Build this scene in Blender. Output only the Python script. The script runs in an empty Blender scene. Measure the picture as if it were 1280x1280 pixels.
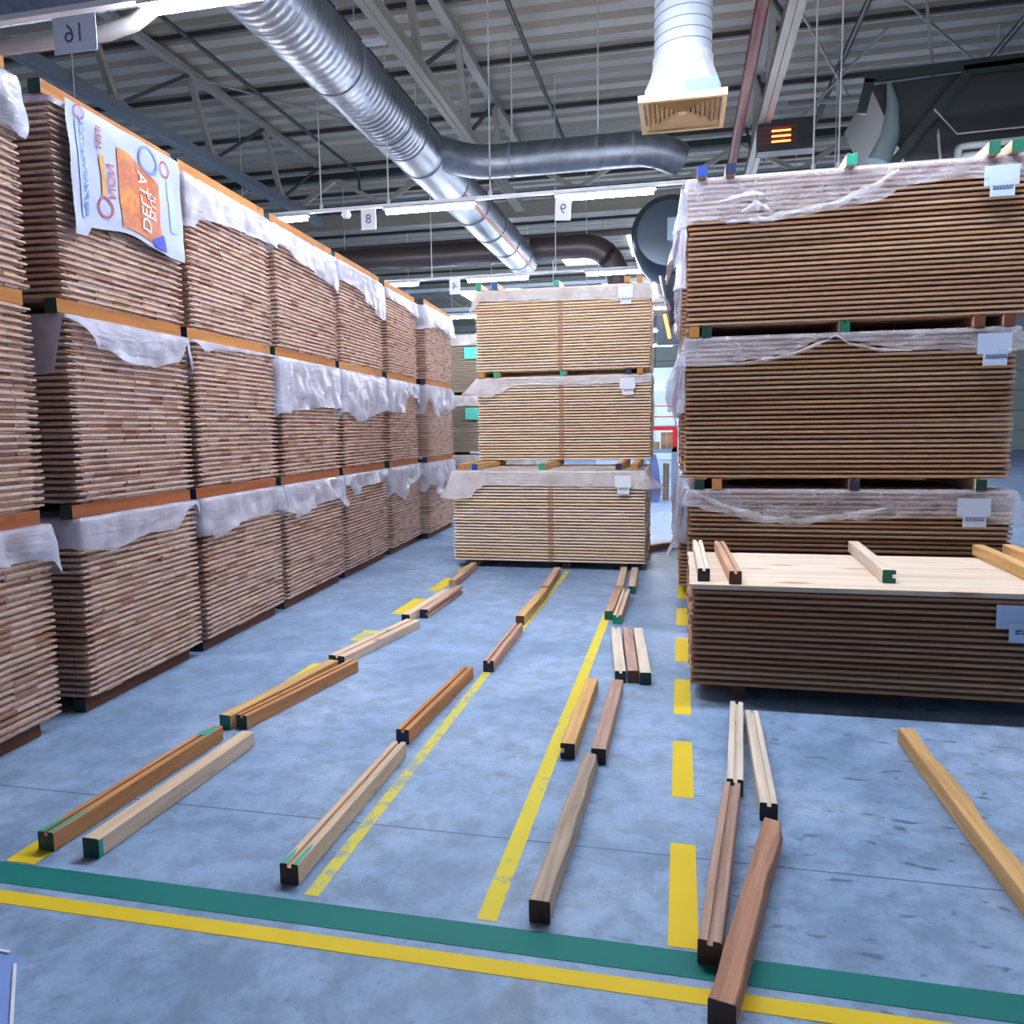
import bpy, math, random
from mathutils import Vector, Matrix, noise
random.seed(7)
PI = math.pi
scene = bpy.context.scene
COL = scene.collection

# ------------------------------------------------------------------ helpers
class MB:
    def __init__(s): s.v = []; s.f = []; s.m = []; s.smooth = []
    def add(s, vs, fs, mi=0, sm=False):
        b = len(s.v); s.v += [tuple(v) for v in vs]
        for f in fs: s.f.append(tuple(b + i for i in f)); s.m.append(mi); s.smooth.append(sm)
    def box(s, a, b, mi=0):
        x0, y0, z0 = a; x1, y1, z1 = b
        s.add([(x0,y0,z0),(x1,y0,z0),(x1,y1,z0),(x0,y1,z0),(x0,y0,z1),(x1,y0,z1),(x1,y1,z1),(x0,y1,z1)],
              [(0,3,2,1),(4,5,6,7),(0,1,5,4),(1,2,6,5),(2,3,7,6),(3,0,4,7)], mi)
    def bar(s, p, q, w, h, mi=0):
        """rectangular bar from p to q, w wide, h tall"""
        p, q = Vector(p), Vector(q); d = (q - p).normalized()
        up = Vector((0,0,1)) if abs(d.z) < .99 else Vector((0,1,0))
        r = d.cross(up).normalized(); u = r.cross(d).normalized()
        vs = [c + r*a*w/2 + u*b*h/2 for c in (p, q) for a, b in ((-1,-1),(1,-1),(1,1),(-1,1))]
        s.add(vs, [(0,1,2,3),(7,6,5,4),(0,4,5,1),(1,5,6,2),(2,6,7,3),(3,7,4,0)], mi)
    def tube(s, pts, rad, n=12, cap=True, mi=0, sm=True):
        pts = [Vector(p) for p in pts]; N = len(pts)
        rads = rad if isinstance(rad, (list, tuple)) else [rad]*N
        d0 = (pts[1]-pts[0]).normalized()
        ref = Vector((0,0,1)) if abs(d0.z) < .9 else Vector((0,1,0))
        r = d0.cross(ref).normalized(); vs = []
        for i, p in enumerate(pts):
            d = (pts[min(i+1,N-1)] - pts[max(i-1,0)]).normalized()
            r = (r - d*r.dot(d)).normalized(); u = d.cross(r)
            for k in range(n):
                a = 2*PI*k/n; vs.append(p + (r*math.cos(a) + u*math.sin(a))*rads[i])
        fs = [(i*n+k, i*n+(k+1)%n, (i+1)*n+(k+1)%n, (i+1)*n+k) for i in range(N-1) for k in range(n)]
        s.add(vs, fs, mi, sm)
        if cap:
            s.add(vs[:n], [tuple(range(n))[::-1]], mi); s.add(vs[-n:], [tuple(range(n))], mi)
    def prism(s, poly, axis, a, b, mi=0):
        """poly in the two other axes, extruded along axis from a to b"""
        def P(u, v, t): return {'x':(t,u,v),'y':(u,t,v),'z':(u,v,t)}[axis]
        n = len(poly)
        vs = [P(u,v,a) for u,v in poly] + [P(u,v,b) for u,v in poly]
        fs = [tuple(range(n))[::-1], tuple(range(n,2*n))] + [(i,(i+1)%n,n+(i+1)%n,n+i) for i in range(n)]
        s.add(vs, fs, mi)
    def mesh(s, name, mats):
        me = bpy.data.meshes.new(name); me.from_pydata(s.v, [], s.f)
        for m in (mats if isinstance(mats, (list,tuple)) else [mats]): me.materials.append(m)
        me.polygons.foreach_set('material_index', s.m); me.polygons.foreach_set('use_smooth', s.smooth)
        me.update()
        import bmesh
        b = bmesh.new(); b.from_mesh(me); bmesh.ops.recalc_face_normals(b, faces=b.faces); b.to_mesh(me); b.free()
        return me
    def build(s, name, mats, parent=None, loc=(0,0,0), rot=(0,0,0)):
        return link(name, s.mesh(name, mats), parent, loc, rot)

def link(name, me, parent=None, loc=(0,0,0), rot=(0,0,0)):
    o = bpy.data.objects.new(name, me); COL.objects.link(o)
    o.location = loc; o.rotation_euler = rot
    if parent: o.parent = parent
    return o
def tag(o, label=None, cat=None, group=None, kind=None):
    if label: o['label'] = label
    if cat: o['category'] = cat
    if group: o['group'] = group
    if kind: o['kind'] = kind
    return o
def empty(name, loc, label, cat, group=None, rz=0):
    o = bpy.data.objects.new(name, None); COL.objects.link(o); o.location = loc; o.rotation_euler = (0,0,rz)
    o.empty_display_size = .1
    return tag(o, label, cat, group)
def text_mb(txt, size, thick=.002):
    cu = bpy.data.curves.new('t', 'FONT'); cu.body = txt; cu.size = size; cu.extrude = thick/2
    cu.align_x = 'CENTER'; cu.align_y = 'CENTER'
    o = bpy.data.objects.new('t', cu); COL.objects.link(o); bpy.context.view_layer.update()
    me = bpy.data.meshes.new_from_object(o.evaluated_get(bpy.context.evaluated_depsgraph_get()))
    bpy.data.objects.remove(o); bpy.data.curves.remove(cu)
    mb = MB(); mb.add([v.co[:] for v in me.vertices], [tuple(p.vertices) for p in me.polygons]); bpy.data.meshes.remove(me)
    return mb

# ------------------------------------------------------------------ materials
def mat(name, col=(.5,.5,.5), rough=.6, metal=0, spec=.5):
    m = bpy.data.materials.new(name); m.use_nodes = True
    b = m.node_tree.nodes['Principled BSDF']
    b.inputs['Base Color'].default_value = (*col, 1); b.inputs['Roughness'].default_value = rough
    b.inputs['Metallic'].default_value = metal; b.inputs['Specular IOR Level'].default_value = spec
    return m
class N:
    def __init__(s, m): s.t = m.node_tree; s.b = s.t.nodes['Principled BSDF']; s.out = s.t.nodes['Material Output']
    def n(s, typ, **k):
        o = s.t.nodes.new(typ)
        for a, v in k.items():
            if a.startswith('i_'): o.inputs[int(a[2:]) if a[2:].isdigit() else a[2:]].default_value = v
            else: setattr(o, a, v)
        return o
    def l(s, a, b): s.t.links.new(a, b)
    def coord(s, scale=(1,1,1), kind='Object'):
        c = s.n('ShaderNodeTexCoord'); mp = s.n('ShaderNodeMapping'); mp.inputs['Scale'].default_value = scale
        s.l(c.outputs[kind], mp.inputs['Vector']); return mp.outputs['Vector']
    def noise(s, vec, scale, detail=4, rough=.55, dist=0):
        t = s.n('ShaderNodeTexNoise'); t.inputs['Scale'].default_value = scale; t.inputs['Detail'].default_value = detail
        t.inputs['Roughness'].default_value = rough; t.inputs['Distortion'].default_value = dist
        s.l(vec, t.inputs['Vector']); return t.outputs['Fac']
    def ramp(s, fac, stops, interp='LINEAR'):
        r = s.n('ShaderNodeValToRGB'); r.color_ramp.interpolation = interp; e = r.color_ramp.elements
        while len(e) < len(stops): e.new(.5)
        for i, (p, c) in enumerate(stops):
            e[i].position = p; e[i].color = (*c, 1) if len(c) == 3 else c
        s.l(fac, r.inputs['Fac']); return r.outputs['Color']
    def mix(s, fac, a, b, mode='MIX'):
        m = s.n('ShaderNodeMix', data_type='RGBA', blend_type=mode)
        for v, i in ((fac,0),(a,6),(b,7)):
            if hasattr(v, 'default_value') or hasattr(v, 'is_linked'): s.l(v, m.inputs[i])
            else: m.inputs[i].default_value = v if i == 0 else (*v, 1)
        return m.outputs[2]
    def math(s, op, a, b=0.0):
        m = s.n('ShaderNodeMath', operation=op)
        for v, i in ((a,0),(b,1)):
            if hasattr(v, 'is_linked'): s.l(v, m.inputs[i])
            else: m.inputs[i].default_value = v
        return m.outputs[0]
    def bump(s, h, strength=.3, dist=.01):
        b = s.n('ShaderNodeBump'); b.inputs['Strength'].default_value = strength; b.inputs['Distance'].default_value = dist
        s.l(h, b.inputs['Height']); s.l(b.outputs['Normal'], s.b.inputs['Normal'])

def wood(name, tones, grain=(2, 40, 40), rough=.75, knots=True, gcol=.72, kind='Object', kn=(.06,.16), ksc=None, kc=(.16,.065,.03), ks=.55):
    m = mat(name, rough=rough, spec=.25); k = N(m)
    g = k.n('ShaderNodeNewGeometry'); oi = k.n('ShaderNodeObjectInfo')
    rnd = k.math('FRACT', k.math('ADD', g.outputs['Random Per Island'], oi.outputs['Random']))
    st = [(i/(len(tones)-1) if len(tones) > 1 else 0, c) for i, c in enumerate(tones)]
    if len(st) == 1: st.append((1, tones[0]))
    base = k.ramp(rnd, st)
    off = k.n('ShaderNodeVectorMath', operation='ADD'); k.l(k.coord(grain, kind), off.inputs[0])
    comb = k.n('ShaderNodeCombineXYZ'); k.l(k.math('MULTIPLY', rnd, 37.0), comb.inputs[0]); k.l(k.math('MULTIPLY', rnd, 19.0), comb.inputs[1])
    k.l(comb.outputs[0], off.inputs[1])
    f = k.noise(off.outputs[0], 1.0, 5, .6, .6)
    dark = k.ramp(f, [(.32, (gcol,gcol*.93,gcol*.86)), (.62, (1.06,1.03,1.0))])
    c = k.mix(1.0, base, dark, 'MULTIPLY')
    if knots:
        v = k.n('ShaderNodeTexVoronoi', feature='F1'); k.l(k.coord(ksc or ((8,3.5,8) if grain[0] == 28 else (grain[0]*1.5, grain[1]*.35, grain[2]*.35)), kind), v.inputs['Vector']); v.inputs['Scale'].default_value = 1.0
        kn_ = k.ramp(v.outputs['Distance'], [(kn[0], (1,1,1)), (kn[1], (0,0,0))])
        c = k.mix(k.math('MULTIPLY', kn_, ks), c, kc)
    k.l(c, k.b.inputs['Base Color']); k.bump(f, .25, .003)
    return m

M = {}
M['endwood'] = wood('board_wood_end', [(.68,.49,.43),(.61,.43,.36),(.74,.58,.53),(.46,.26,.18),(.69,.55,.51),(.72,.55,.41),(.66,.47,.41),(.66,.49,.45),(.68,.51,.47),(.39,.20,.13)], (12, 26, 60), gcol=.78, knots=True)
M['longwood'] = wood('board_wood_long', [(.50,.30,.19),(.58,.38,.27),(.46,.24,.14),(.60,.42,.30),(.53,.31,.17),(.48,.28,.20)], (1.3, 30, 60), gcol=.75)
M['warmwood'] = wood('board_wood_warm', [(.97,.82,.62),(.97,.86,.72),(.96,.79,.52),(.97,.83,.74),(.96,.82,.58),(.93,.72,.58)], (1.3, 30, 60), gcol=.9)
M['pink'] = wood('timber_pink', [(.62,.40,.30)], (28,1.6,28), gcol=.7)
M['pale'] = wood('timber_pale', [(.74,.58,.44)], (28,1.6,28), gcol=.8)
M['white'] = wood('timber_white', [(.74,.66,.58)], (28,1.6,28), gcol=.84)
M['grey'] = wood('timber_grey', [(.50,.41,.34)], (28,1.4,28), gcol=.62)
M['orange'] = wood('timber_orange', [(.58,.29,.13)], (28,1.4,28), gcol=.68)
M['yellow'] = wood('timber_yellow', [(.72,.45,.20)], (28,1.4,28), gcol=.7)
M['mauve'] = wood('timber_mauve', [(.50,.34,.29)], (28,1.6,28), gcol=.72)
M['red'] = wood('timber_red', [(.50,.27,.19)], (28,1.6,28), gcol=.66)
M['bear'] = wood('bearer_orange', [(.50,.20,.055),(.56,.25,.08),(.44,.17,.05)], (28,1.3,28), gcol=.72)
M['bear_mid_shade'] = wood('bearer_shaded_red_brown', [(.36,.11,.045),(.40,.13,.05)], (28,1.3,28), gcol=.72)  # bearer wood darkened in its colour for the dimmer gap above the bottom packs
M['bear_low_shade'] = wood('bearer_shaded_dark_brown', [(.13,.05,.035),(.16,.065,.04)], (28,1.3,28), gcol=.72)  # shade near the floor put into the colour of the lowest bearers
M['deckboard'] = wood('board_top', [(.78,.68,.58),(.80,.71,.62),(.74,.62,.52),(.79,.66,.54)], (1.2, 14, 14), gcol=.86, kn=(.10,.22), kc=(.50,.24,.17), ks=.75)
def paint(n, c, r=.5): M[n] = mat('paint_'+n, c, r)
paint('green', (.01,.16,.10)); paint('dgreen', (.008,.05,.04)); paint('bgreen', (.02,.38,.16)); paint('black', (.012,.014,.022)); paint('blue', (.02,.07,.35))
paint('navy', (.012,.02,.07)); paint('brown', (.075,.035,.025)); paint('teal', (.02,.36,.27)); paint('redbrown', (.16,.05,.03)); paint('endorange', (.55,.24,.07)); paint('cyan', (.12,.75,.62))

def film(name, alpha, tint=(.82,.86,.97), streak=0.0, wmul=1.0):
    m = bpy.data.materials.new(name); m.use_nodes = True; k = N(m); t = k.t; t.nodes.remove(k.b)
    vec = k.coord((1,1,1)); f1 = k.noise(vec, 3.5, 3, .5, 1.0)
    mp = k.n('ShaderNodeMapping'); mp.inputs['Scale'].default_value = (1.2,1.2,5); mp.inputs['Rotation'].default_value = (.1,.25,.1)
    k.l(vec, mp.inputs['Vector']); f2 = k.noise(mp.outputs[0], 2.2, 3, .5, 2.0)
    ridge = k.math('ABSOLUTE', k.math('SUBTRACT', f2, .5))
    cre = k.ramp(ridge, [(.0, (1,1,1)), (.016, (0,0,0))])
    b = k.n('ShaderNodeBump'); b.inputs['Strength'].default_value = .30; b.inputs['Distance'].default_value = .04; k.l(k.math('ADD', f1, f2), b.inputs['Height'])
    dif = k.n('ShaderNodeBsdfDiffuse'); dif.inputs['Color'].default_value = (*tint,1); k.l(b.outputs[0], dif.inputs['Normal'])
    trl = k.n('ShaderNodeBsdfTranslucent'); trl.inputs['Color'].default_value = (*tint,1)
    s1 = k.n('ShaderNodeMixShader'); s1.inputs[0].default_value = .14; k.l(dif.outputs[0], s1.inputs[1]); k.l(trl.outputs[0], s1.inputs[2])
    gl = k.n('ShaderNodeBsdfGlossy'); gl.inputs['Roughness'].default_value = .22; gl.inputs['Color'].default_value = (.9,.93,1,1); k.l(b.outputs[0], gl.inputs['Normal'])
    fr = k.n('ShaderNodeFresnel'); fr.inputs['IOR'].default_value = 1.5; k.l(b.outputs[0], fr.inputs['Normal'])
    s2 = k.n('ShaderNodeMixShader'); k.l(k.math('MULTIPLY', fr.outputs[0], .8), s2.inputs[0]); k.l(s1.outputs[0], s2.inputs[1]); k.l(gl.outputs[0], s2.inputs[2])
    tr = k.n('ShaderNodeBsdfTransparent'); tr.inputs['Color'].default_value = (.95,.96,1,1)
    s3 = k.n('ShaderNodeMixShader')
    cover = k.math('ADD', k.math('MULTIPLY', k.ramp(f1, [(.3,(.55,.55,.55)),(.72,(1.0,1.0,1.0))]), alpha*wmul), k.math('MULTIPLY', cre, streak))
    k.l(k.math('MINIMUM', cover, .97), s3.inputs[0]); k.l(tr.outputs[0], s3.inputs[1]); k.l(s2.outputs[0], s3.inputs[2]); k.l(s3.outputs[0], k.out.inputs['Surface'])
    return m
M['film'] = film('film_milky', .84, (.70,.73,.92), streak=.04)
M['film2'] = film('film_hazy', .70, (.74,.77,.95), .04)
M['clear'] = film('film_clear', .34, (.82,.84,1.0), .22)
M['softfilm'] = film('film_soft', .66, (.98,.95,1.0), .04)
M['crease'] = film('film_crease', .62, (.92,.94,1.0), .3)
M['paper'] = mat('paper_label', (.60,.72,.95), .7)
M['paperw'] = mat('paper_white', (.86,.90,.97), .7)
M['print'] = mat('print_ink', (.10,.14,.30), .7)
M['galv'] = mat('galvanised_metal', (.55,.60,.66), .40, .75)
k = N(M['galv']); f = k.noise(k.coord((1,1,1)), 6, 3); k.l(k.ramp(f, [(.3,(.11,.14,.19)),(.7,(.20,.22,.26))]), k.b.inputs['Base Color']); k.l(k.ramp(f, [(.3,(.34,)*3),(.7,(.48,)*3)]), k.b.inputs['Roughness'])
M['darkduct'] = mat('dark_duct', (.075,.055,.055), .4, .4)
M['drum'] = mat('dark_drum', (.03,.045,.065), .3, .5)
M['steel'] = mat('painted_steel', (.29,.275,.25), .55, .1)
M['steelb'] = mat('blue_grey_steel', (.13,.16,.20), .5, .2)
M['purlin'] = mat('purlin_steel', (.06,.05,.05), .6, .1)
M['pipe'] = mat('dark_green_pipe', (.012,.022,.02), .5)
M['redpipe'] = mat('dark_red_pipe', (.14,.018,.018), .45)
M['whitep'] = mat('white_painted_metal', (.78,.82,.9), .4)
M['flex'] = mat('flexible_duct_foil', (.33,.37,.44), .42, .3)
M['box'] = mat('white_plenum', (.32,.34,.37), .5)
M['cream'] = mat('diffuser_cream', (.78,.62,.36), .5)
M['dark'] = mat('dark_unit', (.02,.024,.028), .5)
M['rod'] = mat('hanger_rod', (.62,.64,.66), .4, .3)
M['racered'] = mat('red_rack_paint', (.65,.02,.02), .4)
M['rackblue'] = mat('rack_grey_blue', (.25,.33,.48), .5)
M['card'] = mat('cardboard', (.36,.24,.15), .8)
M['strap'] = mat('brown_strap', (.55,.26,.16), .4); M['strap'].node_tree.nodes['Principled BSDF'].inputs['Alpha'].default_value = .25
def emit(name, col, st):
    m = bpy.data.materials.new(name); m.use_nodes = True; t = m.node_tree; t.nodes.remove(t.nodes['Principled BSDF'])
    e = t.nodes.new('ShaderNodeEmission'); e.inputs[0].default_value = (*col,1); e.inputs[1].default_value = st
    t.links.new(e.outputs[0], t.nodes['Material Output'].inputs['Surface']); return m
M['tube'] = emit('tube_light', (.86,.91,1.0), 85)
M['sky'] = emit('skylight', (.82,.91,1.0), 2.5)
M['glow'] = emit('heater_glow', (1.0,.18,.03), 5)

# floor
m = mat('concrete_floor', rough=.5, spec=.2); k = N(m); M['floor'] = m
vec = k.coord((1,1,1)); f1 = k.noise(vec, .9, 6, .65, .5); f2 = k.noise(vec, 7, 6, .7, .3); f3 = k.noise(vec, 45, 4, .6)
c = k.ramp(f1, [(.30,(.16,.26,.42)), (.5,(.28,.41,.63)), (.70,(.42,.53,.74))])
c = k.mix(k.math('MULTIPLY', k.ramp(f2, [(.40,(1,1,1)),(.58,(0,0,0))]), .50), c, (.125,.19,.30))
f6 = k.noise(vec, 1.7, 5, .6, 1.2); c = k.mix(k.math('MULTIPLY', k.ramp(f6, [(.62,(0,0,0)),(.70,(1,1,1))]), .40), c, (.17,.19,.24))
c = k.mix(k.math('MULTIPLY', k.ramp(f3, [(.30,(1,1,1)),(.44,(0,0,0))]), .28), c, (.07,.10,.16))
mp = k.n('ShaderNodeMapping'); mp.inputs['Scale'].default_value = (5,12,1); mp.inputs['Rotation'].default_value = (0,0,.3); k.l(vec, mp.inputs['Vector'])
f5 = k.noise(mp.outputs[0], 1.6, 3, .5, .4)
sx = k.n('ShaderNodeSeparateXYZ'); k.l(vec, sx.inputs[0])
rightm = k.ramp(k.math('MULTIPLY', k.math('ADD', sx.outputs[0], 1.5), .33), [(.25,(.12,.12,.12)),(.8,(1,1,1))])
c = k.mix(k.math('MULTIPLY', k.math('MULTIPLY', k.ramp(f5, [(.63,(0,0,0)),(.69,(1,1,1))]), rightm), .8), c, (.06,.085,.14))
jy = k.math('ABSOLUTE', k.math('SUBTRACT', sx.outputs[1], 2.605))
for pos in (7.6, 12.6): jy = k.math('MINIMUM', jy, k.math('ABSOLUTE', k.math('SUBTRACT', sx.outputs[1], pos)))
c = k.mix(k.ramp(jy, [(.0022,(1,1,1)),(.0045,(0,0,0))]), c, (.055,.06,.10))
k.l(c, k.b.inputs['Base Color']); k.l(k.ramp(f2, [(.3,(.34,)*3),(.7,(.62,)*3)]), k.b.inputs['Roughness']); k.bump(f3, .12, .004)
def linepaint(name, col, wear=.5, floorcol=(.24,.32,.46)):
    m = mat(name, rough=.55, spec=.12); k = N(m); v = k.coord((1,1,1)); f = k.noise(v, 14, 8, .72, .3); g = k.noise(v, 3, 3, .5)
    w = k.ramp(k.math('ADD', k.math('MULTIPLY', f, .75), k.math('MULTIPLY', g, .25)), [(wear-.05,(1,1,1)),(wear+.03,(0,0,0))])
    c = k.mix(k.math('MULTIPLY', g, .35), col, tuple(x*.55 for x in col)); c = k.mix(k.math('MULTIPLY', w, .75), c, floorcol)
    k.l(c, k.b.inputs['Base Color']); return m
M['yel'] = linepaint('yellow_line', (.85,.62,.03), .34)
M['yelworn'] = linepaint('yellow_line_worn', (.80,.66,.06), .43)
M['yelfaint'] = linepaint('yellow_line_faint', (.74,.66,.10), .475)
M['grn'] = linepaint('green_line', (.012,.20,.19), .33, (.03,.36,.33))

# ------------------------------------------------------------------ camera
yaw, pit, rol, fpx = .218, .1077, -.0127, 956.0
r = Vector((math.cos(yaw), math.sin(yaw), 0)); fw = Vector((-math.sin(yaw), math.cos(yaw), 0)); u = Vector((0,0,1))
fw2 = fw*math.cos(pit) - u*math.sin(pit); u2 = fw*math.sin(pit) + u*math.cos(pit)
r3 = r*math.cos(rol) + u2*math.sin(rol); u3 = -r*math.sin(rol) + u2*math.cos(rol)
cam = bpy.data.objects.new('camera', bpy.data.cameras.new('camera')); COL.objects.link(cam)
cam.matrix_world = Matrix(((r3.x,u3.x,-fw2.x,0),(r3.y,u3.y,-fw2.y,0),(r3.z,u3.z,-fw2.z,1.5),(0,0,0,1)))
cam.data.sensor_width = 36; cam.data.lens = fpx/1280*36; cam.data.clip_start = .05; cam.data.clip_end = 200
scene.camera = cam
CAMP = Vector((0,0,1.5))

# ------------------------------------------------------------------ room shell
def struct(name, mb, m): return tag(mb.build(name, m), kind='structure')
mb = MB(); mb.add([(-24,-14,0),(24,-14,0),(24,48,0),(-24,48,0)], [(0,1,2,3)]); struct('floor', mb, M['floor'])
m = mat('roof_deck', (.35,.33,.285), .6); M['deck'] = m
mb = MB(); prof = []; y = -14.0
while y < 48: prof += [(y,8.10),(y+.24,8.10),(y+.28,8.20),(y+.43,8.20)]; y += .47
N_ = len(prof)
mb.add([(-24,a,b) for a,b in prof]+[(24,a,b) for a,b in prof], [(i,i+1,N_+i+1,N_+i) for i in range(N_-1)]); struct('ceiling', mb, m)
M['wallp'] = mat('far_wall_panels', (.42,.50,.50), .6); k = N(M['wallp'])
w = k.n('ShaderNodeTexBrick'); w.inputs['Color1'].default_value = (.45,.52,.50,1); w.inputs['Color2'].default_value = (.38,.46,.46,1); w.inputs['Mortar'].default_value = (.16,.20,.22,1)
w.inputs['Scale'].default_value = 1; w.inputs['Brick Width'].default_value = 1.6; w.inputs['Row Height'].default_value = 1.1; w.inputs['Mortar Size'].default_value = .03; w.offset = 0
cx = k.n('ShaderNodeTexCoord'); sp = k.n('ShaderNodeSeparateXYZ'); cb = k.n('ShaderNodeCombineXYZ'); k.l(cx.outputs['Object'], sp.inputs[0]); k.l(sp.outputs[0], cb.inputs[0]); k.l(sp.outputs[2], cb.inputs[1]); k.l(cb.outputs[0], w.inputs['Vector']); k.l(w.outputs['Color'], k.b.inputs['Base Color'])
mb = MB(); mb.box((-24,48,0),(24,48.3,8.3)); struct('wall_back', mb, M['wallp'])
for i, (x0,x1,y0,y1) in enumerate([(-4.6,-3.3,28.5,31.5),(-1.9,.1,27,30.5),(-10.5,-7.5,36,40),(2.5,5,27,30.5),(-3.6,-1.2,36,41)]):
    mb = MB(); mb.box((x0,y0,8.03),(x1,y1,8.07), 0); struct('window_%d' % (i+1), mb, M['sky'])

# roof trusses running away from the camera
def truss(X, label):
    t = empty('roof_truss', (X,-6,6.6), label, 'truss', 'steel roof trusses')
    L = 24.0
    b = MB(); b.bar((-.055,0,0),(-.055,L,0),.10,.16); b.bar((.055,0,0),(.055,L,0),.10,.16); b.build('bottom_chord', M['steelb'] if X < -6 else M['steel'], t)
    b = MB(); b.bar((0,0,1.35),(0,L,1.35),.16,.12); b.build('top_chord', M['steel'], t)
    y = 1.66
    while y < L-.3:
        b = MB(); b.bar((0,y,.05),(0,min(y+1.9,L),1.3),.05,.05); b.build('brace', M['purlin'], t)
        b = MB(); b.bar((0,y,.05),(0,max(y-.62,0),1.3),.10,.09); b.build('brace', M['steel'], t)
        b = MB(); b.box((-.03,y-.16,-.06),(.03,y+.2,.16)); b.build('gusset', M['steel'], t)
        y += 2.56
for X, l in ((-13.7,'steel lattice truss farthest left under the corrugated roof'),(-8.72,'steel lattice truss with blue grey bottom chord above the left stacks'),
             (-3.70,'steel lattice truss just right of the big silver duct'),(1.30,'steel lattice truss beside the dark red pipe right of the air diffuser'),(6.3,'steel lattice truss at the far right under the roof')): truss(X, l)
for i in range(14):
    y = 7.7 + 2.15*i
    b = MB(); b.box((-22,y-.012,8.02),(22,y+.012,8.10)); b.box((-22,y-.035,8.012),(22,y+.035,8.022))
    tag(b.build('roof_purlin', M['purlin']), 'dark steel purlin across the hall under the corrugated roof, %s row from the front' % ['1st','2nd','3rd','4th','5th','6th','7th','8th','9th','10th','11th','12th','13th','14th'][i], 'beam', 'roof purlins')
def girder(Y, z0, z1, label, mm):
    t = empty('cross_girder', (0,Y,z0), label, 'girder', 'cross girders'); h = z1-z0
    b = MB(); b.bar((-20,0,0),(20,0,0),.16,.16); b.build('bottom_chord', mm, t)
    b = MB(); b.bar((-20,0,h),(20,0,h),.16,.14); b.build('top_chord', mm, t)
    x = -19.2; s = 0
    while x < 10:
        b = MB(); b.bar((x,0,.05),(x+1.2,0,h-.05),.10,.10) if s % 2 == 0 else b.bar((x,0,h-.05),(x+1.2,0,.05),.10,.10)
        b.build('brace', M['steel'], t); x += 1.2; s += 1
girder(18.3, 6.95, 7.75, 'dark lattice girder crossing the hall behind the silver branch duct', M['pipe'])
girder(34.0, 6.9, 7.8, 'pale lattice girder crossing the far hall', M['whitep'])
b = MB(); b.box((-20,20.0,6.95),(20,20.25,7.3)); b.box((-20,19.9,6.9),(20,20.35,6.96)); b.box((-20,19.9,7.29),(20,20.35,7.34))
tag(b.build('cross_beam', M['steel']), 'grey steel beam crossing the hall just behind the lattice girder', 'beam')
b = MB(); b.tube([(-20,20.9,6.62),(8,20.9,6.62)], .09, 10)
tag(b.build('steel_pipe', mat('brownish_pipe', (.12,.09,.08))), 'dark brown pipe running across under the grey cross beam', 'pipe')
b = MB(); b.tube([(1.9,16.0,7.55),(9,16.2,7.55)], .05, 8)
tag(b.build('roof_tie', M['steel']), 'thin pale roof tie rod crossing above the right stack', 'rod')
for (p, q, l) in (((1.3,17.6,6.8),(3.2,14.2,7.9),'thin diagonal roof brace rising right from the truss by the red pipe'),((1.3,11.8,7.6),(3.0,16.1,7.6),'thin roof brace descending to the tie rod joint'),
                  ((3.2,13.2,7.8),(6.3,17.0,7.5),'diagonal roof brace above the dark ventilation unit'),((3.3,12.6,7.8),(3.5,12.1,4.9),'thin wire hanging in front of the dark ventilation unit'),
                  ((-8.7,13.0,7.9),(-5.3,16.0,7.5),'thin diagonal roof brace left of the big duct')):
    b = MB(); b.tube([p,q], .022, 6); tag(b.build('roof_brace', M['steel']), l, 'rod', 'roof braces')
for X, r_, y0, l in ((-7.66,.035,5,'dark sprinkler pipe above the left stacks'),(-5.08,.04,5,'dark sprinkler pipe just right above the big silver duct'),(-2.54,.04,5,'dark sprinkler pipe left of the air diffuser'),(2.62,.05,5,'dark sprinkler pipe behind the two hanger rods on the right'),(5.1,.05,5,'dark sprinkler pipe at the upper right corner')):
    b = MB(); b.tube([(X,y0,7.7),(X,17.8,7.7),(X,17.95,7.65),(X,18,7.3)], r_, 8)
    tag(b.build('sprinkler_pipe', M['pipe']), l, 'pipe', 'sprinkler pipes')
b = MB(); b.tube([(.88,2,6.45),(.88,18.6,6.45),(.88,18.9,6.3),(.88,18.9,5.4)], .085, 14); tag(b.build('red_pipe', M['redpipe']), 'dark red pipe running along the truss right of the air diffuser', 'pipe')

# ------------------------------------------------------------------ ducts
def spiral(mb, p, q, R, pitch, amp, n=28):
    p, q = Vector(p), Vector(q); L = (q-p).length; k = int(L/pitch*4); pts = []; rr = []
    for i in range(k+1):
        pts.append(p.lerp(q, i/k)); rr.append(R + (amp if i % 4 == 0 else 0))
    mb.tube(pts, rr, n)
def ring(mb, c, axis, R, w=.05, t=.012, n=28):
    d = {'x':Vector((1,0,0)),'y':Vector((0,1,0)),'z':Vector((0,0,1))}[axis]; c = Vector(c)
    mb.tube([c-d*w/2, c+d*w/2], R+t, n, sm=True)
dt = empty('main_duct', (-3.92,2,5.7), 'large silver spiral duct running overhead into the hall', 'duct')
b = MB(); spiral(b, (0,0,0),(0,8.8,0), .375, .11, .009); b.build('ribbed_section', M['galv'], dt)
b = MB(); b.tube([(0,8.8,0),(0,17.4,0)], .372, 32); b.build('smooth_section', M['galv'], dt)
for y in (1.9,3.6,5.2,6.6,8.2,9.6,11,12.4,13.8,15.2,16.6):
    b = MB(); ring(b, (0,y,0), 'y', .375); b.build('joint_ring', M['steelb'], dt)
b = MB(); b.tube([(.30,11.0,-.24),(.30,17.2,-.24)], .022, 8); b.build('red_cable', mat('red_cable', (.75,.12,.06), .4), dt)['label'] = 'red cable along the duct'
for y in (2.6,5.0,7.2,9.4,12.5): 
    b = MB(); b.tube([(0,y,.37),(0,y,2.35)], .008, 6); b.build('hanger_rod', M['rod'], dt)
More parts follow.
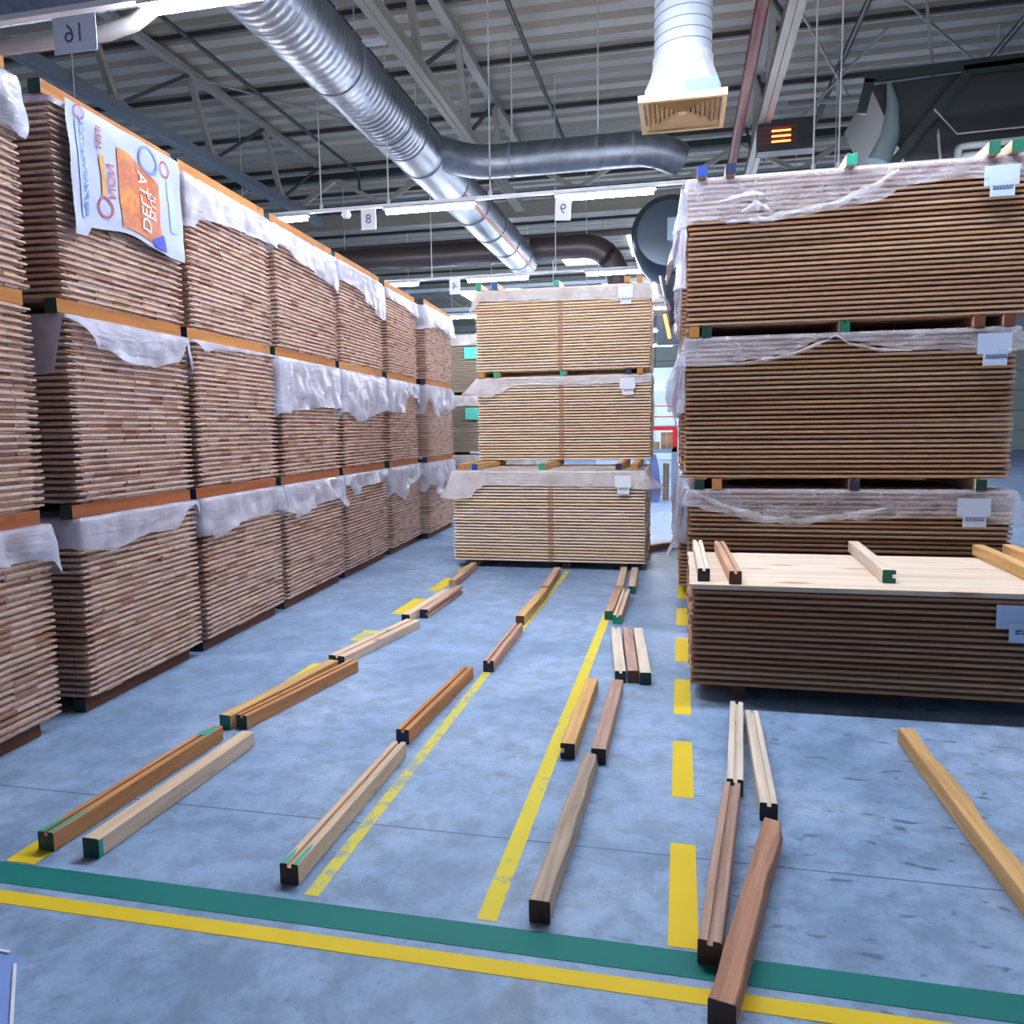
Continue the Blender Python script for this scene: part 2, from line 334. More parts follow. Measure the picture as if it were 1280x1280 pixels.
def elbow(mb, path, R, n=20):
    """tube along a polyline with rounded corners"""
    P = [Vector(p) for p in path]; out = [P[0]]
    for i in range(1, len(P)-1):
        a = (P[i-1]-P[i]).normalized(); c = (P[i+1]-P[i]).normalized(); rr = R*1.5
        s, e = P[i]+a*rr, P[i]+c*rr
        for t in (0,.2,.4,.6,.8,1): out.append((s*(1-t)**2 + P[i]*2*t*(1-t) + e*t*t))
    out.append(P[-1]); mb.tube(out, R, n)
bt = empty('branch_duct', (-3.6,12.3,5.72), 'smooth silver branch duct running right from the big duct', 'duct', 'branch ducts')
b = MB(); elbow(b, [(-.3,-.9,0),(.35,0,0),(3.15,0,0),(3.5,.30,-.10)], .25, 24); b.build('duct_pipe', M['galv'], bt)
for x in (.95,2.3,2.85):
    b = MB(); ring(b, (x,0,0), 'x', .25, .04); b.build('joint_ring', M['steelb'], bt)
for x in (.95,2.3): 
    b = MB(); b.tube([(x,0,.27),(x,0,2.3)], .012, 6); b.build('hanger_rod', M['rod'], bt)
for (pts, l) in (([(-4.2,19.3,5.95),(-4.9,19.3,5.95),(-9.5,19.3,5.95)],'dark brown branch duct leaving the big duct to the left'),
                 ([(-3.7,19.3,5.95),(-2.0,19.3,5.95),(-1.5,19.3,5.3),(-1.5,19.3,4.6)],'dark branch duct with a downward elbow right of the big duct')):
    b = MB(); elbow(b, pts, .29, 20); tag(b.build('branch_duct', M['darkduct']), l, 'duct', 'branch ducts')
b = MB(); spiral(b, (-9,5.9,5.42),(-4.35,5.9,5.42), .36, .10, .01); tag(b.build('side_duct', M['galv']), 'silver ribbed duct crossing the upper left corner above the 16 sign', 'duct')
# round drum and its tapering outlet
t = empty('round_drum', (-.22,13,4.55), 'dark round drum shaped duct end behind the top of the right stack', 'duct')
b = MB(); b.tube([(0,-.3,0),(0,-.22,0),(0,.9,0)], [.50,.60,.60], 36); b.build('drum', M['drum'], t)
b = MB(); b.tube([(.12,.2,-.3),(.16,.2,-.9),(.2,.2,-1.3)], [.35,.25,.2], 20); b.build('outlet', M['drum'], t)
b = MB(); b.box((-.03,-.34,-.12),(.34,-.30,.22)); b.build('hatch', mat('hatch_blue_grey',(.16,.24,.32),.3,.4), t)
# air diffuser with flexible duct
t = empty('air_diffuser', (-.02,6.53,3.96), 'square cream louvred air diffuser hanging on a flexible duct', 'diffuser')
b = MB(); o = .33; i_ = .295
for (x0,y0,x1,y1) in ((-o,-o,o,-i_),(-o,i_,o,o),(-o,-i_,-i_,i_),(i_,-i_,o,i_)): b.box((x0,y0,0),(x1,y1,.05))
b.build('frame', M['cream'], t)
for j in range(7):
    a = .275 - j*.036; zb = .01 + .002*j
    b = MB(); 
    for s in range(4):
        c_, s_ = math.cos(s*PI/2), math.sin(s*PI/2)
        q = [(-a,-a,zb),(a,-a,zb),(a-.05,-a+.028,zb+.045),(-a+.05,-a+.028,zb+.045),(-a,-a,zb+.004),(a,-a,zb+.004),(a-.05,-a+.028,zb+.049),(-a+.05,-a+.028,zb+.049)]
        b.add([(x*c_-y*s_, x*s_+y*c_, z) for x,y,z in q], [(0,1,2,3),(4,5,6,7),(0,1,5,4),(3,2,6,7),(0,3,7,4),(1,2,6,5)])
    b.build('louvre_ring', M['cream'], t)
b = MB(); b.box((-.03,-.03,.02),(.03,.03,.035)); b.build('centre_plate', M['cream'], t)
b = MB(); b.box((-.285,-.285,.062),(.285,.285,.068)); b.build('throat_shade_plate', M['dark'], t)  # added dark plate stands for the shade behind the louvres
b = MB(); n = 24; lo = []; 
def sq(a, half):
    c, s = math.cos(a), math.sin(a); m_ = max(abs(c), abs(s)); return (half*c/m_, half*s/m_)
rings = [[(*sq(2*PI*(i+.5)/n, .285), .05) for i in range(n)], [(*sq(2*PI*(i+.5)/n, .285), .12) for i in range(n)], [(.235*math.cos(2*PI*(i+.5)/n), .235*math.sin(2*PI*(i+.5)/n), .36) for i in range(n)], [(.235*math.cos(2*PI*(i+.5)/n), .235*math.sin(2*PI*(i+.5)/n), .42) for i in range(n)]]
b.add([v for R_ in rings for v in R_], [(j*n+i, j*n+(i+1)%n, (j+1)*n+(i+1)%n, (j+1)*n+i) for j in range(3) for i in range(n)]); b.build('plenum_box', M['box'], t)
b = MB(); b.box((.02,-.292,.07),(.26,-.286,.15)); b.build('sticker', mat('blue_sticker',(.15,.38,.85)), t)['label'] = 'blue sticker on the white box'
b = MB(); pts = []; rr = []
for i in range(121): pts.append((0,0,.40+i*.031)); rr.append(.222)
b.tube(pts, rr, 28); b.build('flexible_duct', M['flex'], t)
b = MB(); b.tube([(.2235*math.cos(a*.262), .2235*math.sin(a*.262), .43+a*.0033) for a in range(1080)], .0045, 5); b.build('wire_spiral', M['steelb'], t)

# ------------------------------------------------------------------ light rails and fixtures
rails = [(5.05,4.53),(10,4.48),(15,4.50),(20,4.55),(25,4.6),(30,4.65)]
rn = ['nearest, crossing above the camera','second, carrying the 8 and 9 signs','third, above the centre stack','fourth row back','fifth row back','sixth row back']
ft = MB(); ft.tube([(0,0,-.055),(1.2,0,-.055)], .038, 12); ft_m = ft.mesh('diffuser_tube', M['tube'])
fh = MB(); fh.box((-.03,-.05,-.035),(1.23,.05,-.012)); fh.box((.2,-.02,-.012),(.23,.02,.02)); fh.box((.97,-.02,-.012),(1.0,.02,.02)); fh_m = fh.mesh('housing', M['whitep'])
cols = ['far left','left','centre left','centre right','right','far right']; cols5 = ['far left','centre left','centre','right','far right']
for ri, (Y, z) in enumerate(rails):
    t = empty('light_rail', (0,Y,z), 'long white metal lighting rail, %s' % rn[ri], 'rail', 'lighting rails')
    b = MB(); x1 = 9 if ri != 2 else 5
    b.box((-14,-.03,-.01),(x1,.03,.03)); b.build('rail', M['whitep'], t)
    for x in ((-8.6,-4.82,-3.85,-2.45,1.49,1.77,5.2) if ri == 1 else (-9,-2.4,2.6,5.1) if ri == 0 else (-9,-4.9,-2.4,2.6,5.1)):
        b = MB(); b.tube([(x,0,.03),(x,0,8.1-z)], .011, 6); b.build('hanger_rod', M['rod'], t)
        b = MB(); b.tube([(x,0,.02),(x,0,.09)], .028, 8); b.build('clamp', M['rod'], t)
    xs = [-8.55,-6.25,-3.88,-1.57,.75,3.1] if ri > 0 else [-8.5,-3.72,-2.3,-.9,.95,3.3]
    if ri == 2: xs = [-8.7,-6.4,-4.15,-1.80,.6,2.9]
    for xi, x in enumerate(xs):
        e = empty('light_fixture', (x,Y,z-.012), 'lit white tube light on the %s rail, %s one' % (['nearest','second','third','fourth','fifth','sixth'][ri], (cols if len(xs) == 6 else cols5)[xi]), 'light', 'white tube lights')
        link('diffuser_tube', ft_m, e); link('housing', fh_m, e)
e = empty('light_fixture', (-4.9,10,6.6), 'short white tube light high up beside the big duct', 'light', 'white tube lights'); link('housing', fh_m, e)
b = MB(); b.tube([(0,0,-.05),(1.08,0,-.05)], .03, 10); b.build('tube_cover', M['whitep'], e)
for x in (.4,1.0):
    b = MB(); b.tube([(x,0,0),(x,0,1.3)], .008, 6); b.build('hanger_rod', M['rod'], e)
b = MB(); b.tube([(-4.46,10,4.47),(-4.46,10,4.41),(-4.46,10,4.37)], [.05,.07,.04], 14); tag(b.build('motion_sensor', M['whitep']), 'small white round sensor under the second rail left of the 8 sign', 'sensor')
# perforated cable tray under the near rail
t = empty('cable_tray', (-9,5.12,4.56), 'perforated cable tray on the nearest rail beside the 16 sign', 'cable tray')
b = MB(); b.box((0,-.02,0),(5.4,.0,.05)); b.build('tray_side', M['steelb'], t)
b = MB(); b.tube([(.0,.12,-.10),(4.8,.12,-.10),(5.05,.12,-.06),(5.2,.12,.02)], .055, 14); b.build('pale_conduit', mat('pale_conduit_paint', (.38,.37,.38), .5), t)
# signs
def sign(x, Y, z, w, h, txt, size, label, sx=1.0, rot=0.0):
    e = empty('number_sign', (x,Y,z), label, 'sign', 'hanging number signs'); e.rotation_euler = (0, rot, 0)
    b = MB(); b.box((-w/2,0,-h),(w/2,.006,0)); b.build('panel', M['paperw'] if txt != '16' else M['paper'], e)
    tm = text_mb(txt, size); q = MB(); q.add([(-p[0]*sx, -.003 + p[2]*.5, p[1]-h/2) for p in tm.v], tm.f); q.build('number', M['print'], e)
sign(-4.29,5.03,4.49,.36,.25,'16',.18,'pale square sign reading 16 mirrored at the upper left')
sign(-4.13,9.97,4.46,.21,.27,'8',.17,'small white sign with number 8 on the second rail')
sign(-1.48,9.93,4.39,.20,.27,'9',.17,'small white sign with mirrored number 9 below a tube light', 1.0, .06)
sign(-4.42,14.96,4.48,.22,.30,'4',.2,'small pale sign with mirrored number 4 on the third rail')

# ventilation unit, heater, cables at upper right
t = empty('ventilation_unit', (2.4,12.0,4.9), 'dark hanging ventilation unit with crossed steel straps at the upper right', 'ventilation unit')
b = MB(); b.prism([(.15,1.35),(.75,.05),(3.4,.05),(3.4,1.5)], 'y', .2, 2.0); b.build('casing', M['dark'], t)
for p, q in (((.05,.1,1.42),(3.6,.1,1.5)),((.12,.1,1.4),(.02,.1,.95)),((1.35,.08,1.35),(.35,.08,0.1)),((2.5,.1,1.4),(3.6,.1,.75)),((1.3,.1,1.38),(2.5,.1,1.42))):
    b = MB(); b.bar(p, q, .05, .13); b.build('strap', M['pipe'], t)
b = MB(); pts = [(.25,.05,.25),(.40,.05,.60),(.42,.05,1.0),(.36,.05,1.3)]; b.tube(pts, [.16,.13,.08,.03], 12); b.build('film_rag', mat('dull_foil', (.14,.19,.21), .3, .2), t)
b = MB(); b.tube([(.95,.05,.9),(1.25,.05,.55),(3.5,.05,.6)], .012, 6); b.build('thin_pipe', M['steel'], t)
for dx in (0,.12):
    b = MB(); elbow(b, [(3.35+dx*.3,11.0,3.9),(3.35+dx*.3,11.0,4.95-dx),(6.0,11.0,5.02-dx)], .045, 10)
    tag(b.build('braided_hose', mat('braid_%d' % (dx*100), (.15,.16,.17), .5)), 'grey braided hose bending down at the upper right, %s' % ('outer one' if dx == 0 else 'inner one'), 'hose', 'braided hoses')
t = empty('gas_heater', (1.2,14,6.15), 'dark slatted heater glowing orange behind the hanger rods', 'heater')
b = MB(); b.box((0,0,-.08),(.9,.3,.42)); b.build('body', M['dark'], t)
for j in range(4):
    b = MB(); b.box((.02,-.03,.02+j*.085),(.62,0,.045+j*.085)); b.build('slat', M['redpipe'], t)
for j in range(3):
    b = MB(); b.box((.22,-.02,.05+j*.085),(.52,-.005,.075+j*.085)); b.build('element', M['glow'], t)
t = empty('gas_heater', (-.36,13.5,3.15), 'small glowing heater below the dark round drum', 'heater')
b = MB(); b.box((-.06,.0,-.25),(.35,.2,.3)); b.build('body', M['drum'], t)
b = MB(); b.tube([(.06,-.02,.25),(.12,-.02,0),(.15,-.02,-.15)], .025, 8); b.build('element', M['glow'], t)

# ------------------------------------------------------------------ floor markings
def mark(name, poly, m, label, z=.0015, group=None):
    b = MB(); b.prism(poly, 'z', .0002, z); return tag(b.build(name, m), label, 'floor marking', group)
def rect(x0,y0,x1,y1): return [(x0,y0),(x1,y0),(x1,y1),(x0,y1)]
mark('painted_line', rect(-7,2.0,6,2.108), M['grn'], 'wide green line across the floor in the foreground')
mark('painted_line', rect(-7,1.906,6,1.966), M['yel'], 'yellow line across the floor in front of the green line')
mark('painted_line', rect(-.600,2.13,-.537,7.0), M['yelworn'], 'worn yellow line along the floor right of centre', .0013, 'yellow lane lines')
mark('painted_line', rect(-1.185,2.14,-1.135,7.9), M['yelfaint'], 'faded yellow line along the floor left of centre', .0013, 'yellow lane lines')
y = 2.12; od = ['first','second','third','fourth','fifth','sixth','seventh','eighth','ninth','tenth']
for i in range(9):
    mark('painted_dash', rect(-.022,y,.066,y+.57), M['yel'], 'yellow floor dash beside the right stack, %s from the green line' % od[i], .0015, 'yellow dashes by the right stack'); y += .928
for i, (a, b_, mm) in enumerate(((2.115,2.4,'yel'),(3.95,4.45,'yelworn'),(5.0,5.3,'yelfaint'),(5.82,6.40,'yel'),(6.75,7.36,'yel'),(7.68,8.1,'yelworn'))):
    mark('painted_dash', rect(-2.325,a,-2.205,b_), M[mm], 'yellow floor dash in the row by the left stacks, %s from the green line' % od[i], .0015, 'yellow dashes by the left stacks')

# ------------------------------------------------------------------ timbers
def section(kind, w, h):
    c = .004
    base = [(-w/2+c,0),(w/2-c,0),(w/2,c),(w/2,h-c),(w/2-c,h)]
    if kind == 'groove': base += [(.009,h),(.009,h-.015),(-.007,h-.015),(-.007,h)]
    base += [(-w/2+c,h),(-w/2,h-c)]
    if kind == 'side': base += [(-w/2,h*.68),(-w/2+.018,h*.66),(-w/2+.018,h*.38),(-w/2,h*.36)]
    if kind == 'rside': base = [(-w/2+c,0),(w/2-c,0),(w/2,c),(w/2,h*.36),(w/2-.018,h*.38),(w/2-.018,h*.66),(w/2,h*.68),(w/2,h-c),(w/2-c,h),(-w/2+c,h),(-w/2,h-c)]
    return base + [(-w/2,c)]
def timber_mb(kind, w, h, L, waney=0, seed=0):
    b = MB(); sec = section('plain' if kind == 'waney' else kind, w, h); n = len(sec); K = 14 if kind == 'waney' else 1; vs = []
    for j in range(K+1):
        t = j/K
        for (x,z) in sec:
            if kind == 'waney' and x > w*.3:
                d = waney*max(0, noise.noise(Vector((t*4.3,seed,0)))+.25)
                if z > h*.5: x -= d*1.6; z -= d*.6
                else: x -= d*.3
            if kind == 'waney' and x < -w*.3: x += .006*noise.noise(Vector((t*6,seed+5,0)))
            vs.append((x, t*L, z))
    fs = [tuple(range(n)), tuple(range(K*n,(K+1)*n))[::-1]] + [(j*n+i, j*n+(i+1)%n, (j+1)*n+(i+1)%n, (j+1)*n+i) for j in range(K) for i in range(n)]
    b.add(vs, fs); return b, sec
def timber(name, p, q, z, kind, mm, end, label, cat='timber', group=None, w=.066, h=.073, waney=.0, stain=None, farend=None, wall=None, seed=1):
    p, q = Vector(p).to_2d(), Vector(q).to_2d(); d = q-p; L = d.length; rz = math.atan2(-d.x, d.y)
    b, sec = timber_mb(kind, w, h, L, waney, seed)
    o = b.build(name, M[mm], None, (p.x,p.y,z), (0,0,rz)); tag(o, label, cat, group)
    if end:
        sec2 = [(x*1.004, zz*1.0) for x,zz in section('plain' if kind == 'waney' else kind, w, h)]
        e = MB(); e.prism(sec2, 'y', -.0025, .0); c = e.build('painted_end', M[end], o)
        c['label'] = {'green':'green','dgreen':'dark green','bgreen':'bright green','black':'black','blue':'blue','navy':'navy','brown':'dark brown','redbrown':'red brown','endorange':'orange','teal':'teal'}[end] + ' painted end'
    if stain:
        for (y0,y1,x0,x1,zz,side) in stain:
            e = MB()
            if side == 'top': e.add([(x0,y0,h+.0006),(x1,y0,h+.0006),(x1,y1-.05,h+.0006),((x0+x1)/2,y1,h+.0006),(x0,y1-.09,h+.0006)], [(0,1,2,3,4)])
            else: e.add([(w/2+.0006,y0,.004),(w/2+.0006,y1,.004),(w/2+.0006,y1,h-.006),(w/2+.0006,y0,h-.006)], [(0,1,2,3)])
            e.build('paint_smear', M[stain_m], o)['label'] = 'green paint smear'
    return o
stain_m = 'teal'
G = 'loose timbers laid out in rows on the floor'
TL = [
 ((-2.232,2.2),(-2.212,3.221),'groove','orange','dgreen','long grooved timber with green smeared ends, left row, nearest the green line',dict(stain=[(0,.2,.012,.03,0,'top'),(0,.12,-.03,-.009,0,'top'),(.9,1.02,-.03,.03,0,'top')])),
 ((-2.037,2.194),(-2.02,3.185),'plain','pale','dgreen','smooth pale timber with dark green end beside the grooved one in the left row',dict(stain=[(0,.02,0,0,0,'side')])),
 ((-2.253,3.353),(-2.12,4.327),'plain','yellow','green','yellowish timber with green end touching the orange grooved one, left row',{}),
 ((-2.168,3.368),(-1.995,4.349),'groove','orange','dgreen','orange sided grooved timber in the left row, second from the green line',{}),
 ((-2.16,4.455),(-1.995,5.449),'groove','pale','black','broad flat pale timber with black end in the left row',dict(w=.12,h=.06)),
 ((-2.086,5.53),(-2.05,6.5),'plain','pale','black','pale timber lying against a grooved one near a yellow dash, left row',{}),
 ((-2.0,5.716),(-1.985,6.673),'rside','pink','navy','timber with reddish side groove and navy end in the left row',{}),
 ((-2.122,6.90),(-2.178,7.9),'plain','pink','', 'farthest timber of the left row, pinkish, beside the centre stack',{}),
 ((-1.259,2.184),(-1.257,3.204),'groove','pale','brown','grooved timber with green smears and dark end, second row, nearest',dict(kind2=1, stain=[(0,.14,.012,.03,0,'top'),(0,.10,-.03,-.009,0,'top')])),
 ((-1.293,3.342),(-1.249,4.35),'groove','orange','navy','orange grooved timber with blue black end in the second row',{}),
 ((-1.155,4.481),(-1.163,5.419),'groove','pink','navy','pinkish grooved timber with navy end in the second row',{}),
 ((-1.196,5.636),(-1.188,6.692),'plain','yellow','redbrown','yellow timber with red brown end in the second row',{}),
 ((-1.2,6.761),(-1.238,7.741),'plain','pink','','farthest timber of the second row, in front of the centre stack',{}),
 ((-.533,6.902),(-.562,7.85),'plain','pale','','far left timber of the two lying before the right end of the centre stack',{}),
 ((-.421,6.884),(-.45,7.85),'plain','pale','green','green ended timber of the two lying before the right end of the centre stack',{}),
 ((-.54,5.903),(-.54,6.759),'plain','pink','green','pink timber with dark green end beside a bright green ended one',{}),
 ((-.465,5.783),(-.463,6.771),'groove','pale','bgreen','grooved timber with bright green end in the third row',{}),
 ((-.335,4.421),(-.447,5.425),'groove','white','dgreen','leftmost of three timbers lying side by side, whitish with green end',{}),
 ((-.262,4.44),(-.365,5.43),'plain','mauve','redbrown','middle of three timbers lying side by side, with reddish end',{}),
 ((-.189,4.416),(-.286,5.43),'plain','white','dgreen','rightmost of three timbers lying side by side, pale with dark green end',{}),
 ((-.491,3.326),(-.483,4.26),'side','yellow','black','honey coloured timber with notched black end beside the yellow line',{}),
 ((-.347,3.295),(-.34,4.263),'side','mauve','black','greyish pink timber with notched black end, right of the honey coloured one',{}),
 ((-.406,2.151),(-.372,3.24),'waney','grey','brown','weathered knotty timber with brown end near the green line, third row',dict(waney=.012,seed=3)),
 ((.093,2.064),(.216,3.07),'groove','mauve','brown','long mauve grooved timber with dark brown end touching the green line',{}),
 ((.229,3.10),(.298,4.02),'groove','white','dgreen','whitish grooved timber reaching under the right front pack',{}),
 ((.341,2.918),(.364,3.906),'groove','white','black','pale timber with black grooved end beside the whitish one',{}),
 ((.115,1.836),(.347,2.797),'waney','red','brown','rough orange pink timber crossing the green and yellow lines',dict(waney=.013,seed=8,w=.070)),
 ((1.072,2.40),(1.054,3.80),'waney','yellow','','rough yellowish timber running off the right edge',dict(waney=.010,seed=14,w=.072)),
]
for (p,q,kd,mm,en,lb,kw) in TL:
    kw = dict(kw); kw.pop('kind2', 0); timber('loose_timber', p, q, 0, kd, mm, en, lb, 'timber', G, **kw)
timber('loose_timber', (-.50,9.25), (.02,9.8), 0, 'plain', 'red', '', 'reddish timber on the floor right of the centre stack', 'timber', G)

# ------------------------------------------------------------------ board packs
PITCH = .034
def board_profile(y0, y1, lt, rt, h=.0315, tl=.06):
    P = []
    if lt: P += [(y0+tl,.0015),(y0+tl,.0085),(y0+.0015,.0088),(y0,.010),(y0,.0245),(y0+.0015,.0258),(y0+tl,.0262),(y0+tl,h)]
    else: P += [(y0,.0015),(y0,h)]
    if rt: P += [(y1-tl,h),(y1-tl,.0262),(y1-.0015,.0258),(y1,.0245),(y1,.010),(y1-.0015,.0088),(y1-tl,.0085),(y1-tl,.0015)]
    else: P += [(y1,h),(y1,.0015)]
    return P
def board_mb(b, prof, x0, x1, dz=0, cut=None):
    """one board; with cut its lower ply ends short of (or beyond) the upper ply"""
    if cut is None:
        b.prism([(a, c+dz) for a, c in prof], 'x', x0, x1); return
    zs = .0168; P = []
    for i, (a, c) in enumerate(prof):
        P.append((a, c)); a2, c2 = prof[(i+1) % len(prof)]
        if (c-zs)*(c2-zs) < 0: t = (zs-c)/(c2-c); P.append((a+(a2-a)*t, zs))
    up = [(a, c+dz) for a, c in P if c >= zs-1e-6]; lo = [(a, c+dz) for a, c in P if c <= zs+1e-6]
    b.prism(up, 'x', x0, x1); b.prism(lo, 'x', x0, x1-cut)
CUTS = (.016, .020, .025, .012)
def skirt(parent, path, ztop, hem, mat_, amp=.02, seed=0, inset=.3, off=.02, flare=None, name='film_cover', rows=9, ds=.03, label=None):
    """plastic sheet lying on the top edge and hanging down, hem = [(s, length)] along the path 0..1"""
    P = [Vector(p) for p in path]; segs = [(P[i], P[i+1]) for i in range(len(P)-1)]; tot = sum((b-a).length for a,b in segs)
    S = []; acc = 0
    for a, b_ in segs:
        L = (b_-a).length; d = (b_-a)/L; n_ = Vector((d.y,-d.x)); K = max(1, int(L/ds))
        for i in range(K+1): S.append((a.lerp(b_, i/K), n_, (acc+L*i/K)/tot))
        acc += L
    # smooth normals
    NN = [sum((S[min(max(i+j,0),len(S)-1)][1] for j in (-1,0,1)), Vector((0,0))).normalized() for i in range(len(S))]
    def H(s):
        for (s0,h0),(s1,h1) in zip(hem, hem[1:]):
            if s0 <= s <= s1:
                t = (s-s0)/max(s1-s0,1e-6); t = t*t*(3-2*t); return h0+(h1-h0)*t
        return hem[-1][1]
    vs = []; nr = rows+3
    for (p, n0, s), nn in zip(S, NN):
        wv = noise.noise(Vector((s*tot*4.1, seed*3.7, .3))); wv2 = noise.noise(Vector((s*tot*13, seed*1.9, 1.7)))
        h = max(.015, H(s) + .008*wv2*min(1,H(s)*8) + .012*wv*min(1,H(s)*6)); fl = flare(s) if flare else 0
        vs.append((*(p - n0*inset), ztop+.003)); vs.append((*(p - n0*.02), ztop+.004 + .004*abs(wv2)))
        vs.append((*(p + nn*off*.8), ztop-.001))
        for k_ in range(1, rows+1):
            t = k_/rows; w_ = noise.noise(Vector((s*tot*7, t*h*9, seed*2.3))); w2 = noise.noise(Vector((s*tot*19, t*h*5, seed*5.1)))
            o_ = off + amp*t**.7*(.6+.9*w_+.45*w2) + fl*t**1.3
            q = p + nn*max(o_, off*.75); vs.append((q.x, q.y, ztop - h*t - .003*wv2))
    n_ = nr; K = len(S); b = MB()
    b.add(vs, [(i*n_+j, (i+1)*n_+j, (i+1)*n_+j+1, i*n_+j+1) for i in range(K-1) for j in range(n_-1)], 0, True)
    o = b.build(name, mat_, parent)
    if label: o['label'] = label
    return o
def boards(parent, x0, x1, w, n, mode, wood_m, nb=None, ncopy=100, jit=.004, tw=Matrix.Identity(4), jend=None):
    """n layers of boards lying along x; y 0..w; z 0..n*PITCH.  mode: individual | layers | front | stuff"""
    nb = nb or max(3, round(w/.14)); bw = w/nb; rest = MB(); rnd = random.random
    shapes = {}
    ply = mode in ('individual', 'layers')
    def shape(j):
        key = 0 if j == 0 else (2 if j == nb-1 else 1); cv = int(rnd()*4) if ply else -1
        full = (key, cv)
        if full not in shapes:
            q = MB(); board_mb(q, board_profile(0, bw-(0 if key==2 else .0002), key==0, key==2), x0, x1, 0, CUTS[cv] if ply else None); shapes[full] = q.mesh('board', wood_m)
        return shapes[full]
    allb = []
    for i in range(n):
        lj = (rnd()-.5)*.010; ly = (rnd()-.5)*.006
        for j in range(nb):
            dx = (lj + (rnd()-.5)*jit) if not jend else jend(i,j)
            if rnd() < .05: dx += (rnd()-.35)*.022
            allb.append((i, j, dx, ly))
    if mode == 'individual':
        def dist(t):
            c = tw @ Vector((max(x0,x1), t[1]*bw+bw/2, t[0]*PITCH)); return (c-CAMP).length
        order = sorted(allb, key=dist); ind = set((t[0],t[1]) for t in order[:ncopy])
    elif mode == 'front':
        ind = set((i,0) for i in range(n))
    else: ind = set()
    lay = {}
    for (i,j,dx,ly) in allb:
        if (i,j) in ind: link('board', shape(j), parent, (dx, j*bw+ly, i*PITCH))
        else:
            tgt = rest
            if mode == 'layers': tgt = lay.setdefault(i, MB())
            pr = board_profile(j*bw+ly + (0 if j==0 else .0004), (j+1)*bw+ly-(0 if j==nb-1 else .0004), j==0, j==nb-1)
            board_mb(tgt, pr, x0+dx, x1+dx, i*PITCH, CUTS[int(rnd()*4)] if ply else None)
    for i, q in lay.items(): q.build('board_layer', wood_m, parent)
    if rest.v:
        o = rest.build('boards', wood_m, parent); o['kind'] = 'stuff'

NL = 29; HP = NL*PITCH  # .986
GAP = .0745
def zlev(l): return .073 + l*(HP+GAP)
FA = .0583
def left_stack(i, y0, y1, xoff, names, hems, near, L=2.1):
    out = []
    xf = -3.089 - (y0-3.262)*.0583 + xoff
    for l in range(3):
        z = zlev(l)
        o = empty('board_pack', (xf,y0,z), names[l], 'board pack', 'board packs in the left row', FA)
        tw = Matrix.Translation((xf,y0,z)) @ Matrix.Rotation(FA,4,'Z')
        w = (y1-y0)/math.cos(FA)
        if i == 7: o.rotation_euler = (0,0,FA)
        boards(o, -L, 0, w, NL, 'individual' if near else 'layers', M['endwood'], tw=tw)
        hm = hems[l]
        if hm:
            path = [(-.5,-.0),(0,-.0),(0,w),(-.35,w)]
            skirt(o, path, HP, hm[0], M[hm[1]], amp=hm[2] if len(hm) > 2 else .03, seed=i*3+l, off=.022, inset=.28)
        out.append(o)
    return out
# bearers: one visible along the face of each gap
def left_bearers(i, y0, y1, xoff, desc, mm='bear'):
    xf = -3.089 - (y0-3.262)*.0583 + xoff
    d = Vector((-math.sin(FA), math.cos(FA))); nrm = Vector((math.cos(FA), math.sin(FA)))
    for l in range(4):
        z = l*(HP+GAP) - (0 if l == 0 else 0.0)
        z = 0 if l == 0 else zlev(l-1)+HP+.0005
        p = Vector((xf,y0)) - nrm*.045 + d*(-.03 if l else .0); q = Vector((xf,y0)) - nrm*.045 + d*((y1-y0) - (.03 if l else .1))
        if l == 3 and i > 4: pass
        timber('bearer', p - (nrm*.03 if l == 0 else nrm*0), q - (nrm*.03 if l == 0 else nrm*0), z, 'plain', ['bear_low_shade','bear_mid_shade','bear','bear'][l], 'dgreen' if i % 2 == 0 else 'navy', 'brown bearer %s %s' % (['on the floor under','under the middle pack of','under the top pack of','on top of'][l], desc), 'bearer', 'bearers of the left row', h=.0735, w=.07)
